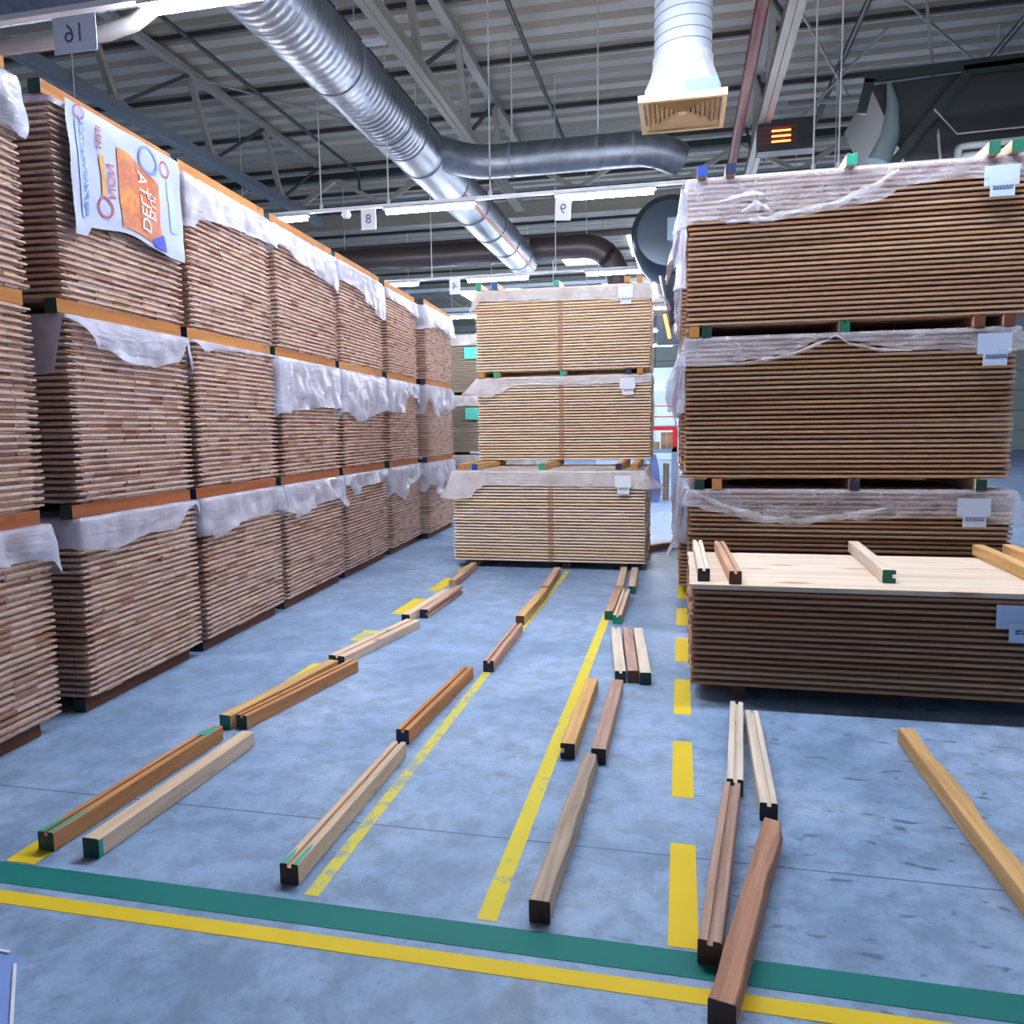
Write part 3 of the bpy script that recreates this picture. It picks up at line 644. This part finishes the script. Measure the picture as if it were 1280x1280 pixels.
# path total for left: .5 + w + .35 ; hem positions as fraction
def HS(w, left, pts, right):
    """left: hem lengths on the near side flap (start, corner); pts: [(f,len)] along the face; right: (corner,end)"""
    T = .5+w+.35
    r_ = [(0,left[0]),(.49/T,left[1])] + [((.5+f*w)/T, h) for f,h in pts] + [((.51+w)/T, right[0]),(1.0,right[1])]
    return r_
stacks = [
 (1, 1.95, 3.20, 0, 'the leftmost stack',
   [ (HS(1.25,(.2,.2),[(0,.2),(.7,.22),(1,.28)],(.26,.22)),'film',.06), None, (HS(1.25,(.1,.1),[(0,.14),(.6,.15),(.97,.17)],(.26,.24)),'film2',.05) ][::-1], True),
 (2, 3.42, 4.50, 0, 'the stack with the printed orange banner',
   [ (HS(1.08,(.03,.03),[(.05,.03),(.3,.02),(.6,.02),(1,.03)],(.02,.02)),'film2',.01),
     (HS(1.08,(.34,.30),[(0,.02),(.05,.04),(.22,.16),(.4,.22),(.62,.22),(.85,.17),(.97,.05)],(.28,.26)),'film',.03),
     (HS(1.08,(.2,.15),[(0,.17),(.2,.19),(.45,.15),(.75,.16),(.9,.03),(.96,.02)],(.13,.12)),'film2',.03) ][::-1], True),
 (3, 4.57, 5.73, 0, 'the second stack beyond the banner stack',
   [ (HS(1.16,(.2,.28),[(0,.34),(.15,.25),(.5,.22),(1,.20)],(.22,.2)),'film',.05),
     (HS(1.16,(.02,.02),[(0,.02),(.1,.08),(.2,.04),(.6,.03),(1,.02)],(.02,.02)),'film2',.01),
     (HS(1.16,(.3,.26),[(0,.24),(.12,.27),(.5,.20),(1,.19)],(.28,.3)),'film2',.04) ][::-1], True),
 (4, 5.82, 7.10, 0, 'the third stack beyond the banner stack',
   [ (HS(1.28,(.15,.2),[(0,.16),(.4,.24),(.8,.30),(1,.34)],(.3,.3)),'film',.05),
     (HS(1.28,(.45,.5),[(0,.46),(.2,.43),(.5,.40),(1,.40)],(.46,.4)),'film',.05),
     (HS(1.28,(.3,.3),[(0,.22),(.1,.3),(.3,.24),(.8,.19),(1,.3)],(.35,.3)),'film2',.05) ][::-1], False),
 (5, 7.19, 8.50, 0, 'the fourth stack beyond the banner stack',
   [ (HS(1.31,(.4,.3),[(0,.2),(.3,.2),(.6,.32),(.9,.42),(1,.40)],(.36,.3)),'film',.05),
     (HS(1.31,(.45,.5),[(0,.42),(.3,.52),(.5,.46),(1,.38)],(.3,.3)),'film',.06),
     (HS(1.31,(.3,.3),[(0,.1),(.15,.22),(.3,.14),(1,.12)],(.15,.2)),'film2',.04) ][::-1], False),
 (6, 8.68, 9.92, 0, 'the fifth stack beyond the banner stack',
   [ (HS(1.24,(.2,.15),[(0,.12),(.5,.14),(1,.2)],(.2,.2)),'film2',.03),
     (HS(1.24,(.4,.4),[(0,.4),(.35,.40),(.45,.2),(.8,.2),(1,.28)],(.3,.3)),'film',.05),
     (HS(1.24,(.3,.36),[(0,.3),(.3,.42),(.45,.25),(1,.15)],(.3,.3)),'film2',.05) ][::-1], False),
 (7, 10.02, 11.5, .10, 'the farthest stack of the left row',
   [ (HS(1.48,(.30,.32),[(0,.30),(.4,.24),(1,.3)],(.3,.3)),'film',.06),
     (HS(1.48,(.4,.4),[(0,.2),(.2,.42),(.5,.34),(1,.3)],(.3,.3)),'film2',.05),
     (HS(1.48,(.4,.4),[(0,.3),(.3,.5),(.5,.3),(1,.3)],(.35,.3)),'film2',.07) ][::-1], False),
]
LV = ['bottom','middle','top']
for (i, y0, y1, xo, desc, hems, near) in stacks:
    left_stack(i, y0, y1, xo, ['%s pack of boards in %s' % (LV[l], desc) for l in range(3)], hems, near)
    left_bearers(i, y0, y1, xo, desc)

# printed banner film hanging on the top pack of stack 2
xf = -3.089 - (3.42-3.262)*.0583
t = empty('printed_banner', (xf+.0,3.42,zlev(2)+HP), 'white printed plastic sheet with orange picture hanging on the left row', 'banner', None, FA)
def bann(u_, v_, lift=0.0):  # u 0..1 along, v 0..1 down
    bot = .60 + .07*math.sin(u_*2.2-.2)*0 - .05*math.exp(-((u_-.45)/.25)**2) + (.05 if u_ < .1 else 0)
    x = .04 + .012*noise.noise(Vector((u_*6,v_*4,2))) + .012*v_ + lift
    return (x, .07+.0*v_ + u_*(.975), .02 - v_*(bot+.02))
def patch(u0,u1,v0,v1,m_,name,lift=0.0,n=14,shape=None):
    b = MB(); vs = []
    for i in range(n+1):
        for j in range(n+1):
            a, c = i/n, j/n; uu, vv = u0+(u1-u0)*a, v0+(v1-v0)*c
            if shape: uu, vv = shape(uu, vv, a, c)
            vs.append(bann(uu, vv, lift))
    b.add(vs, [(i*(n+1)+j,(i+1)*(n+1)+j,(i+1)*(n+1)+j+1,i*(n+1)+j+1) for i in range(n) for j in range(n)], 0, True); return b.build(name, m_, t)
bm = mat('banner_white', (.40,.45,.62), .5)
patch(0,1,0,1,bm,'sheet',0,24)
om = mat('banner_orange', (.8,.2,.02), .5); k = N(om); c0 = k.coord((1,1,1)); sp = k.n('ShaderNodeSeparateXYZ'); k.l(c0, sp.inputs[0])
f = k.noise(c0, 7, 4, .6, 1.0); k.l(k.ramp(k.math('ADD', k.math('MULTIPLY', f, .6), k.math('MULTIPLY', sp.outputs[1], .35)), [(.38,(.78,.26,.01)),(.52,(.42,.09,.03)),(.60,(.72,.16,.02)),(.68,(.55,.03,.02))]), k.b.inputs['Base Color'])
patch(.38,.76,.20,.95,om,'orange_picture',.004,16,lambda uu,vv,a,c: (uu, vv + (1-c)*(.0 if a < .3 else .14*(a-.3)/.7)))
patch(.66,.77,.82,.98,mat('banner_blue',(.03,.06,.55)),'blue_corner',.007,6,lambda uu,vv,a,c: (uu+.02*c, vv+(1-c)*.10*(1-a)))
patch(.225,.265,.34,.70,mat('banner_ochre',(.55,.25,.05)),'ochre_bar',.005,8)
patch(.06,.13,.12,.86,mat('banner_pale_blue',(.42,.55,.85)),'pale_blue_column',.004,8)
patch(.86,.93,.25,.75,mat('banner_pale_blue2',(.40,.52,.85)),'pale_blue_column',.004,8)
def btext(txt, size, uc, vc, mm, name, lift=.008):
    tm = text_mb(txt, size, .001); q = MB()
    # letters run upwards, mirrored
    vs = []
    for p in tm.v:
        uu = uc + p[1]/.975; vv = vc - p[0]/.62
        x,y,z = bann(uu, vv, lift); vs.append((x+p[2], y, z))
    q.add(vs, tm.f); q.build(name, mm, t)
wl = mat('banner_letters', (.9,.9,.95)); rl = mat('banner_red', (.45,.03,.10)); bl = mat('banner_blue_letters', (.18,.28,.65))
btext('DELTA', .12, .60, .60, wl, 'lettering'); btext('PLUS', .075, .68, .60, wl, 'lettering')
btext('NON', .085, .31, .55, rl, 'lettering'); btext('MINI', .06, .22, .2, rl, 'lettering')
btext('EASY AND PRACTICAL', .047, .095, .47, bl, 'lettering', .009)
for (uc, vc, rr_) in ((.67,.16,.085),(.25,.80,.06),(.83,.16,.05),(.09,.06,.035)):
    b = MB(); n = 28; vs = []
    for a in range(n):
        for R_ in (rr_, rr_*.8): vs.append(bann(uc+R_*math.cos(2*PI*a/n)/.975, vc+R_*math.sin(2*PI*a/n)/.62, .006))
    b.add(vs, [(2*a, 2*((a+1)%n), 2*((a+1)%n)+1, 2*a+1) for a in range(n)]); b.build('round_emblem', bl if uc > .6 and uc < .7 else rl, t)

# ------------------------------------------------------------------ right and centre packs
def paper_label(parent, x0, x1, z0, z1, y=-.05, mm='paper', tilt=0):
    w = x1-x0
    e = bpy.data.objects.new('paper_label', None)
    b = MB(); b.box((x0,y,z0+(z1-z0)*.36),(x1,y+.002,z1)); b.box((x0+w*.17,y-.004,z0),(x1-w*.12,y-.002,z0+(z1-z0)*.55))
    o = b.build('paper_label', M[mm], parent)
    q = MB(); zz = z0+(z1-z0)*.30
    for r_ in range(2):
        x = x0+w*.25
        while x < x1-w*.2:
            lw = w*random.uniform(.05,.09); q.box((x,y-.0055,zz-r_*.014),(x+lw,y-.0042,zz+.009-r_*.014)); x += lw+w*.02
    q.build('print', M['print'], o)
    return o
def long_pack(loc, L, depth, n, label, group, wood_m, mode='front', zt=None, hem=None, fm='clear', amp=.03, seed=0, path=None, flare=None, inset=.3, off=.02):
    o = empty('board_pack', loc, label, 'board pack', group)
    boards(o, 0, L, depth, n, mode, wood_m, jit=.01)
    if hem: skirt(o, path or [(0,depth),(0,0),(L,0),(L,.5)], n*PITCH, hem, M[fm], amp, seed, inset, off, flare)
    return o
# R2: x .03..2.11, front at y 5.6
RX, RL, RD = .03, 2.08, 1.12
T = RD+RL+.5
def hr(side, pts, end=(.2,.2)):
    return [(0,side[0]),((RD-.01)/T,side[1])] + [((RD+f*RL)/T,h) for f,h in pts] + [((RD+RL+.01)/T,end[0]),(1,end[1])]
def fl_side(a, b=0.0): return lambda s: a*max(0, 1-abs(s-(RD-.12)/T)/.22) + b*max(0, 1-abs(s-(RD+RL)/T)/.05)
g = 'board packs in the right row'
p1 = long_pack((RX+.03,5.6,zlev(0)), RL, RD, NL, 'bottom board pack of the right stack, behind the low front pack', g, M['longwood'], hem=hr((.34,.36),[(0,.12),(.1,.16),(.25,.24),(.5,.21),(.8,.18),(1,.22)],(.24,.2)), seed=21, amp=.025, flare=fl_side(.05,.12))
p2 = long_pack((RX,5.6,zlev(1)), RL, RD, NL, 'middle board pack of the tall right stack', g, M['longwood'], hem=hr((.40,.42),[(0,.2),(.12,.19),(.3,.14),(.44,.04),(.46,.03),(.52,.07),(.7,.13),(1,.16)],(.25,.2)), seed=22, amp=.025, flare=fl_side(.06,.05))
p3 = long_pack((RX,5.6,zlev(2)), RL+.06, RD, NL, 'top board pack of the tall right stack', g, M['longwood'], hem=hr((.5,.34),[(0,.30),(.25,.31),(.33,.26),(.55,.24),(.65,.14),(.75,.13),(1,.17)],(.25,.2)), seed=23, amp=.03, flare=fl_side(.08,0))
paper_label(p1, 1.79-.06, 1.99-.06, HP-.24, HP-.05); paper_label(p2, 1.83, 2.03, HP-.25, HP-.045); paper_label(p3, 1.82, 2.02, HP-.26, HP-.07)
# bright crumpled folds in the clear film
def fold(parent, pts, w, seed, name='film_fold'):
    b = MB(); vs = []; K = len(pts)
    P = [Vector(p) for p in pts]; S = []
    for i in range(K-1):
        for j in range(8): S.append(P[i].lerp(P[i+1], j/8))
    S.append(P[-1]); n = len(S)
    for i, s in enumerate(S):
        t_ = i/(n-1); ww = w*math.sin(PI*min(1,max(0.02,t_)))**.6 + .004
        for j in range(5):
            v = j/4-.5; vs.append((s.x, s.y - .008*abs(noise.noise(Vector((i*.7,j*1.3,seed)))) - .003*(1-abs(v)*2), s.z + v*ww*(1+1.1*noise.noise(Vector((i*.5,seed,j))))))
    b.add(vs, [(i*5+j,(i+1)*5+j,(i+1)*5+j+1,i*5+j+1) for i in range(n-1) for j in range(4)], 0, True)
    o = b.build(name, M['crease'], parent); o['label'] = 'bright crumpled film fold'; return o
fold(p3, [(.25,-.05,HP-.31),(.55,-.055,HP-.30),(.95,-.06,HP-.24),(1.2,-.06,HP-.13),(1.32,-.05,HP-.05)], .05, 1)
fold(p3, [(.2,-.05,HP-.17),(.42,-.055,HP-.13),(.5,-.055,HP-.15)], .04, 2)
fold(p3, [(.35,-.05,HP-.25),(.44,-.06,HP-.20),(.55,-.055,HP-.26)], .05, 5)
fold(p2, [(.05,-.05,HP-.20),(.4,-.05,HP-.19),(.7,-.055,HP-.14),(.92,-.06,HP-.055),(.97,-.06,HP-.02)], .022, 3)
fold(p2, [(.97,-.06,HP-.02),(1.06,-.06,HP-.085),(1.25,-.05,HP-.13),(1.45,-.05,HP-.14)], .018, 4)
fold(p1, [(.03,-.05,HP-.02),(.25,-.055,HP-.12),(.5,-.06,HP-.20),(.75,-.06,HP-.22),(1.05,-.055,HP-.17),(1.3,-.05,HP-.12)], .05, 6)
for o, h0, h1 in ((p1,.62,.5),(p2,.5,.3),(p3,.34,.62)):
    skirt(o, [(0,1.08),(0,.02)], HP, [(0,.4),(.3,h0),(.6,h1),(.9,h1*.8),(1,h1*.8)], M['film'], .03, int(h0*100), .05, .045, lambda s: .05+.04*math.sin(s*7+h0*9), name='hanging_film', rows=12)
# front low pack
NF = 15
pf = long_pack((.065,4.24,.073), RL+.03, 1.13, NF+1, 'low uncovered board pack in front of the right stack', g, M['longwood'], mode='front')
for ch in pf.children:
    if ch.name.split('.')[0] == 'boards': pass
tb = MB();
for j in range(9): 
    y_ = j*1.13/9; dz = (NF+1)*PITCH
    b = MB(); b.prism([(y_+.001,dz),(y_+1.13/9-.001,dz),(y_+1.13/9-.001,dz+.026),(y_+.001,dz+.026)], 'x', -.012+random.uniform(-.006,.006), RL+.03); b.build('top_board', M['deckboard'], pf)
ZF = .073+(NF+1)*PITCH+.0265
paper_label(pf, 1.50, 1.85, .325, .515, y=-.02)
for (p, q, kd, mm, en, lb) in (((.131,4.33),(.118,5.44),'groove','white','black','whitish grooved bearer with black end on the low front pack, leftmost'),
                              ((.297,4.27),(.265,5.42),'groove','pink','redbrown','pinkish grooved bearer with red brown end on the low front pack'),
                              ((1.11,4.43),(1.15,5.52),'rside','white','green','pale bearer with notched green end in the middle of the low front pack'),
                              ((1.87,4.36),(1.894,5.46),'plain','yellow','','yellow bearer on the right part of the low front pack'),
                              ((2.05,4.4),(2.085,5.5),'plain','yellow','','yellow bearer at the right edge of the low front pack')):
    timber('bearer', p, q, ZF, kd, mm, en, lb, 'bearer', 'bearers on the low front pack')
timber('bearer', (.33,4.27), (.33,5.3), 0, 'plain', 'brown' if False else 'red', 'brown', 'dark bearer on the floor under the low front pack near its left end', 'bearer', 'bearers of the right row', h=.0725)
timber('bearer', (1.1,4.4), (1.1,5.3), 0, 'plain', 'red', 'brown', 'dark bearer on the floor under the middle of the low front pack', 'bearer', 'bearers of the right row', h=.0725)
def row_bearers(lst, Y, z, L, desc, grp, out=.0, h=.074):
    for (x, en, mm, pos) in lst:
        timber('bearer', (x,Y-out), (x,Y+L), z, 'groove' if pos == 'middle' else 'plain', mm, en, '%s ended bearer %s, %s' % ({'dgreen':'dark green','endorange':'orange','bgreen':'bright green'}.get(en,en), desc, pos), 'bearer', grp, h=h)
gb = 'bearers of the right row'
row_bearers([(.12,'blue','pink','first from the left'),(.305,'navy','pink','second from the left'),(1.065,'teal','pale','middle'),(1.90,'green','pale','second from the right'),(2.03,'green','pale','rightmost')], 5.6, zlev(2)+HP+.004, 1.15, 'on top of the tall right stack', gb, .05)
row_bearers([(.082,'endorange','bear','leftmost'),(.165,'dgreen','red','second from the left'),(1.06,'green','red','middle'),(1.876,'redbrown','red','second from the right'),(2.05,'redbrown','red','rightmost')], 5.6, zlev(1)+HP+.0005, 1.15, 'under the top pack of the right stack', gb, .02)
row_bearers([(.13,'dgreen','pale','leftmost'),(.25,'endorange','bear','second from the left'),(1.156,'navy','red','middle'),(1.936,'dgreen','pale','rightmost')], 5.6, zlev(0)+HP+.0005, 1.15, 'under the middle pack of the right stack', gb, .02)
row_bearers([(.3,'brown','red','left one'),(1.8,'brown','red','right one')], 5.6, 0, 1.1, 'on the floor under the right stack', gb, -.02, .0725)
# packs behind in the right row
for k_, y0 in enumerate((6.95, 8.3, 9.65)):
    for l in range(3):
        side = [(0,.4 if l else .55),(.5,.6 if l == 1 else .7),(.93,.55),(1.0,.3)]
        o = long_pack((RX-.035-.012*k_,y0,zlev(l)), RL, RD, NL, '%s board pack of the %s stack behind the tall right stack, seen edge on' % (LV[l], ['first','second','third'][k_]), g, M['longwood'], mode='stuff',
                      hem=[(0,.5),(.3,.62-.1*l),(.48,.45),(.8,.5 if l else .6),(1,.2)], fm='film', path=[(.1,RD),(0,RD),(0,0),(.5,0)], seed=40+k_*3+l, amp=.04, flare=lambda s: .03*math.sin(s*9)**2)
    for l in range(3):
        z = 0 if l == 0 else zlev(l-1)+HP+.0005
        for x in (.12, 1.8):
            timber('bearer', (x,y0+.02), (x,y0+1.1), z, 'plain', 'bear', '', 'bearer %s the %s stack behind the tall right stack, %s one' % (['on the floor under','under the middle pack of','under the top pack of'][l], ['first','second','third'][k_], 'left' if x < 1 else 'right'), 'bearer', gb, h=.0725 if l == 0 else .074)

# centre stack
g = 'board packs in the centre stack'
CX, CY = -2.43, 8.0
c1 = long_pack((CX,CY,zlev(0)), 2.07, 1.5, NL, 'bottom board pack of the centre stack, standing out in front', g, M['warmwood'], hem=[(0,.2),(.28,.3),(.30,.2),(.34,.14),(.5,.165),(.7,.17),(.86,.19),(.88,.28),(1,.3)],
               fm='softfilm', path=[(0,.75),(0,0),(2.07,0),(2.07,.6)], seed=51, inset=.95, amp=.02, flare=lambda s: .14*max(0,1-abs(s-.21)/.06)+.20*max(0,1-abs(s-.86)/.07), off=.015)
c2 = long_pack((CX+.03,9.0,zlev(1)-.004), 2.05, 1.12, NL, 'middle board pack of the centre stack', g, M['warmwood'], hem=[(0,.2),(.22,.2),(.25,.24),(.30,.20),(.36,.10),(.6,.11),(.86,.10),(.88,.08),(1,.1)],
               fm='softfilm', path=[(0,.7),(0,0),(2.05,0),(2.05,.5)], seed=52, amp=.02, flare=lambda s: .22*max(0,1-abs(s-.20)/.07), off=.015)
c3 = long_pack((CX+.02,9.0,zlev(2)-.012), 2.05, 1.12, NL-1, 'top board pack of the centre stack', g, M['warmwood'], hem=[(0,.4),(.2,.3),(.24,.13),(.6,.17),(.86,.20),(.88,.30),(1,.34)],
               fm='softfilm', path=[(0,.7),(0,0),(2.05,0),(2.05,.5)], seed=53, amp=.02, flare=lambda s: .06*max(0,1-abs(s-.2)/.07)+.22*max(0,1-abs(s-.88)/.08), off=.015)
for o, L_, sx in ((c1,2.07,1.08),(c2,2.05,1.02),(c3,2.05,1.02)):
    b = MB(); b.box((sx-.03,-.006,.0),(sx+.03,-.003,HP-.03)); b.build('strap', M['strap'], o)
paper_label(c1, 1.76, 1.93, HP-.24, HP-.05, y=-.04, mm='paperw'); paper_label(c2, 1.70, 1.88, HP-.24, HP-.04, y=-.04, mm='paperw'); paper_label(c3, 1.69, 1.86, HP-.27, HP-.07, y=-.04, mm='paperw')
gb = 'bearers of the centre stack'
row_bearers([(-2.36,'bgreen','pale','leftmost'),(-2.16,'blue','pink','second from the left'),(-1.43,'teal','pale','middle'),(-.62,'endorange','yellow','second from the right'),(-.48,'endorange','yellow','rightmost')], 9.0, c3.location.z+(NL-1)*PITCH+.004, 1.0, 'on top of the centre stack', gb, .03)
row_bearers([(-2.345,'endorange','yellow','leftmost'),(-2.16,'bgreen','yellow','second from the left'),(-1.36,'teal','yellow','middle'),(-.60,'navy','yellow','second from the right'),(-.47,'endorange','yellow','rightmost')], 9.0, c2.location.z+HP+.0005, 1.1, 'under the top pack of the centre stack', gb, .03, .066)
row_bearers([(-2.34,'endorange','yellow','leftmost'),(-2.19,'blue','yellow','second from the left'),(-1.45,'teal','yellow','middle'),(-.635,'navy','yellow','second from the right'),(-.475,'endorange','yellow','rightmost')], 8.04, zlev(0)+HP+.0045, 1.4, 'on the bottom pack of the centre stack', gb, .0, .066)
row_bearers([(-2.2,'brown','red','left one'),(-1.2,'brown','red','middle one'),(-.6,'brown','red','right one')], 8.05, 0, 1.3, 'on the floor under the centre stack', gb, 0, .0725)

# far stack left of the centre one
g = 'board packs in the far pale stack'
M['paleb'] = wood('board_pale_grey', [(.50,.44,.38),(.56,.49,.41),(.46,.40,.34),(.55,.47,.36)], (1.3,30,60), gcol=.8)
for l in range(3):
    o = long_pack((-4.95,13.0,zlev(l)-.02*l), 2.3, 1.12, NL, '%s board pack of the pale far stack with turquoise labels' % LV[l], g, M['paleb'], mode='stuff', hem=[(0,.2),(.3,.2),(.5,.18),(.8,.2),(1,.2)], fm='softfilm', path=[(0,.5),(0,0),(2.3,0),(2.3,.5)], seed=60+l)
    if l: 
        b = MB(); b.box((1.27,-.05,HP-.42),(1.52,-.045,HP-.22)); b.build('turquoise_label', M['cyan'], o)['label'] = 'turquoise label'
for l in range(3):
    for x in (-4.7,-3.95,-3.0): timber('bearer', (x,13.0),(x,14.1), 0 if l == 0 else zlev(l-1)+HP-.02*(l-1)+.0005, 'plain','brown' if False else 'red','dgreen','bearer %s the pale far stack, %s' % (['on the floor under','under the middle pack of','under the top pack of'][l], {-4.7:'left',-3.95:'middle',-3.0:'right'}[x]), 'bearer', 'bearers of the pale far stack', h=.0725 if l == 0 else .0525)

# pallet rack and goods seen through the gap
t = empty('pallet_rack', (-.75,16,0), 'grey storage rack with red beam in the gap left of the right stack', 'rack')
for x in (0.62,):
    b = MB(); b.box((x-.06,-.05,0),(x+.04,.05,1.1)); b.build('upright', M['rackblue'], t)
    b = MB(); b.box((x-.04,1.0,0),(x+.06,1.1,1.5)); b.build('upright', M['rackblue'], t)
b = MB(); b.box((-1.6,-.05,1.44),(.66,.02,1.52)); b.build('red_beam', M['racered'], t)
b = MB(); b.box((.58,-.05,1.0),(.68,.02,1.44)); b.build('red_post', M['racered'], t)
b = MB(); b.box((-1.6,-.05,.98),(.58,.02,1.06)); b.build('grey_beam', M['rackblue'], t)
b = MB(); b.box((-1.6,0.02,1.0),(.6,1.0,1.03)); b.build('shelf_deck', M['rackblue'], t)
for (x0,y0,z0,x1,y1,z1,l) in ((-.41,16.15,1.035,-.17,16.6,1.40,'tall brown cardboard box on the rack shelf under the red beam'),(-.95,16.2,1.035,-.45,16.7,1.2,'low grey brown cardboard box on the rack shelf'),(-.36,16.1,.0,-.24,16.4,.18,'small cardboard box at the foot of a column under the rack, lowest'),(-.36,16.1,.185,-.24,16.4,.36,'small cardboard box under the rack, second in the column'),(-.36,16.1,.365,-.24,16.4,.55,'small cardboard box under the rack, third in the column'),(-.36,16.1,.555,-.24,16.4,.75,'small cardboard box under the rack, topmost in the column')):
    b = MB(); b.box((x0,y0,z0),(x1,y1,z1)); o = b.build('cardboard_box', M['card']); tag(o, l, 'box', 'cardboard boxes in the rack')
    b = MB(); b.box(((x0+x1)/2-.02,y0-.001,z0+.001),((x0+x1)/2+.02,y1,z1+.001)); b.build('tape', mat('tape',(.45,.33,.2)), o)
b = MB(); b.prism([(-.62,0),(-.42,0),(-.40,.3),(-.44,.7),(-.5,.95),(-.62,.95)], 'y', 15.6, 15.9)
tag(b.build('covered_goods', mat('blue_cloth',(.16,.22,.45),.8)), 'bluish covered bundle standing right behind the centre stack', 'bundle')
t = empty('handrail', (-.75,18.5,1.55), 'thin red handrail above the rack in the far gap', 'handrail')
for (p, q) in (((.1,0,0),(.1,0,.55)),((.62,0,0),(.62,0,.6)),((.1,0,.2),(.72,0,.2)),((.1,0,.45),(.72,0,.45))):
    b = MB(); b.tube([p,q], .016, 6); b.build('rail_tube', M['racered'], t)
b = MB(); b.box((-.2,.05,-.08),(.8,1.2,-.0)); b.build('platform', M['rackblue'], t)
for j,x in enumerate((-.1,.75)):
    b = MB(); b.box((x-.04,.1,-1.55),(x+.04,.18,-.08)); b.build('post', M['rackblue'], t)
# machines / pale background goods behind
for (x0,x1,y0,y1,z1,c_,l) in ((-2.6,.9,24,25.5,2.6,(.45,.55,.68),'pale blue machine cabinet in the far gap right of the centre stack'),(-9.5,-4.5,24,26,2.9,(.42,.46,.5),'grey machine cabinet far behind the left row'),(-1.5,2.5,36,38,4.2,(.5,.62,.74),'tall pale partition deep in the hall')):
    e = empty('machine_cabinet', (x0,y0,0), l, 'machine', None); b = MB(); b.box((0,0,0),(x1-x0,y1-y0,z1)); b.build('body', mat('cab', c_, .4), e)
    for j in range(4):
        b = MB(); b.box(((x1-x0)*(j+.12)/4,-.03,z1*.2),((x1-x0)*(j+.88)/4,0,z1*.85)); b.build('door_panel', mat('cabd', tuple(v*1.25 for v in c_), .35), e)

# pale blue panel corner at the lower left
t = empty('panel_corner', (-1.85,1.66,0), 'glossy blue white sheet corner at the bottom left edge', 'sheet')
b = MB(); b.prism([(-.8,-.6),(.46,-.45),(.03,.0),(.01,.025),(-.03,.04),(-.8,.045)], 'z', .0, .012); b.build('sheet', mat('blue_white_sheet', (.22,.36,.80), .25), t)
b = MB(); b.bar((.455,-.45,.014),(.026,.0,.014),.008,.006); b.bar((-.03,.038,.014),(-.8,.042,.014),.008,.006); b.build('edge_trim', M['whitep'], t)

# ------------------------------------------------------------------ world and view
w = bpy.data.worlds.new('world'); scene.world = w; w.use_nodes = True
w.node_tree.nodes['Background'].inputs[0].default_value = (.60,.75,1.0,1); w.node_tree.nodes['Background'].inputs[1].default_value = .13
scene.view_settings.view_transform = 'Standard'; scene.view_settings.look = 'None'; scene.view_settings.gamma = 1; scene.view_settings.exposure = 1.42
scene.view_settings.use_curve_mapping = False
scene.cycles.use_denoising = True
scene.cycles.transparent_max_bounces = 16
scene.cycles.max_bounces = 8
scene.cycles.sample_clamp_indirect = 6
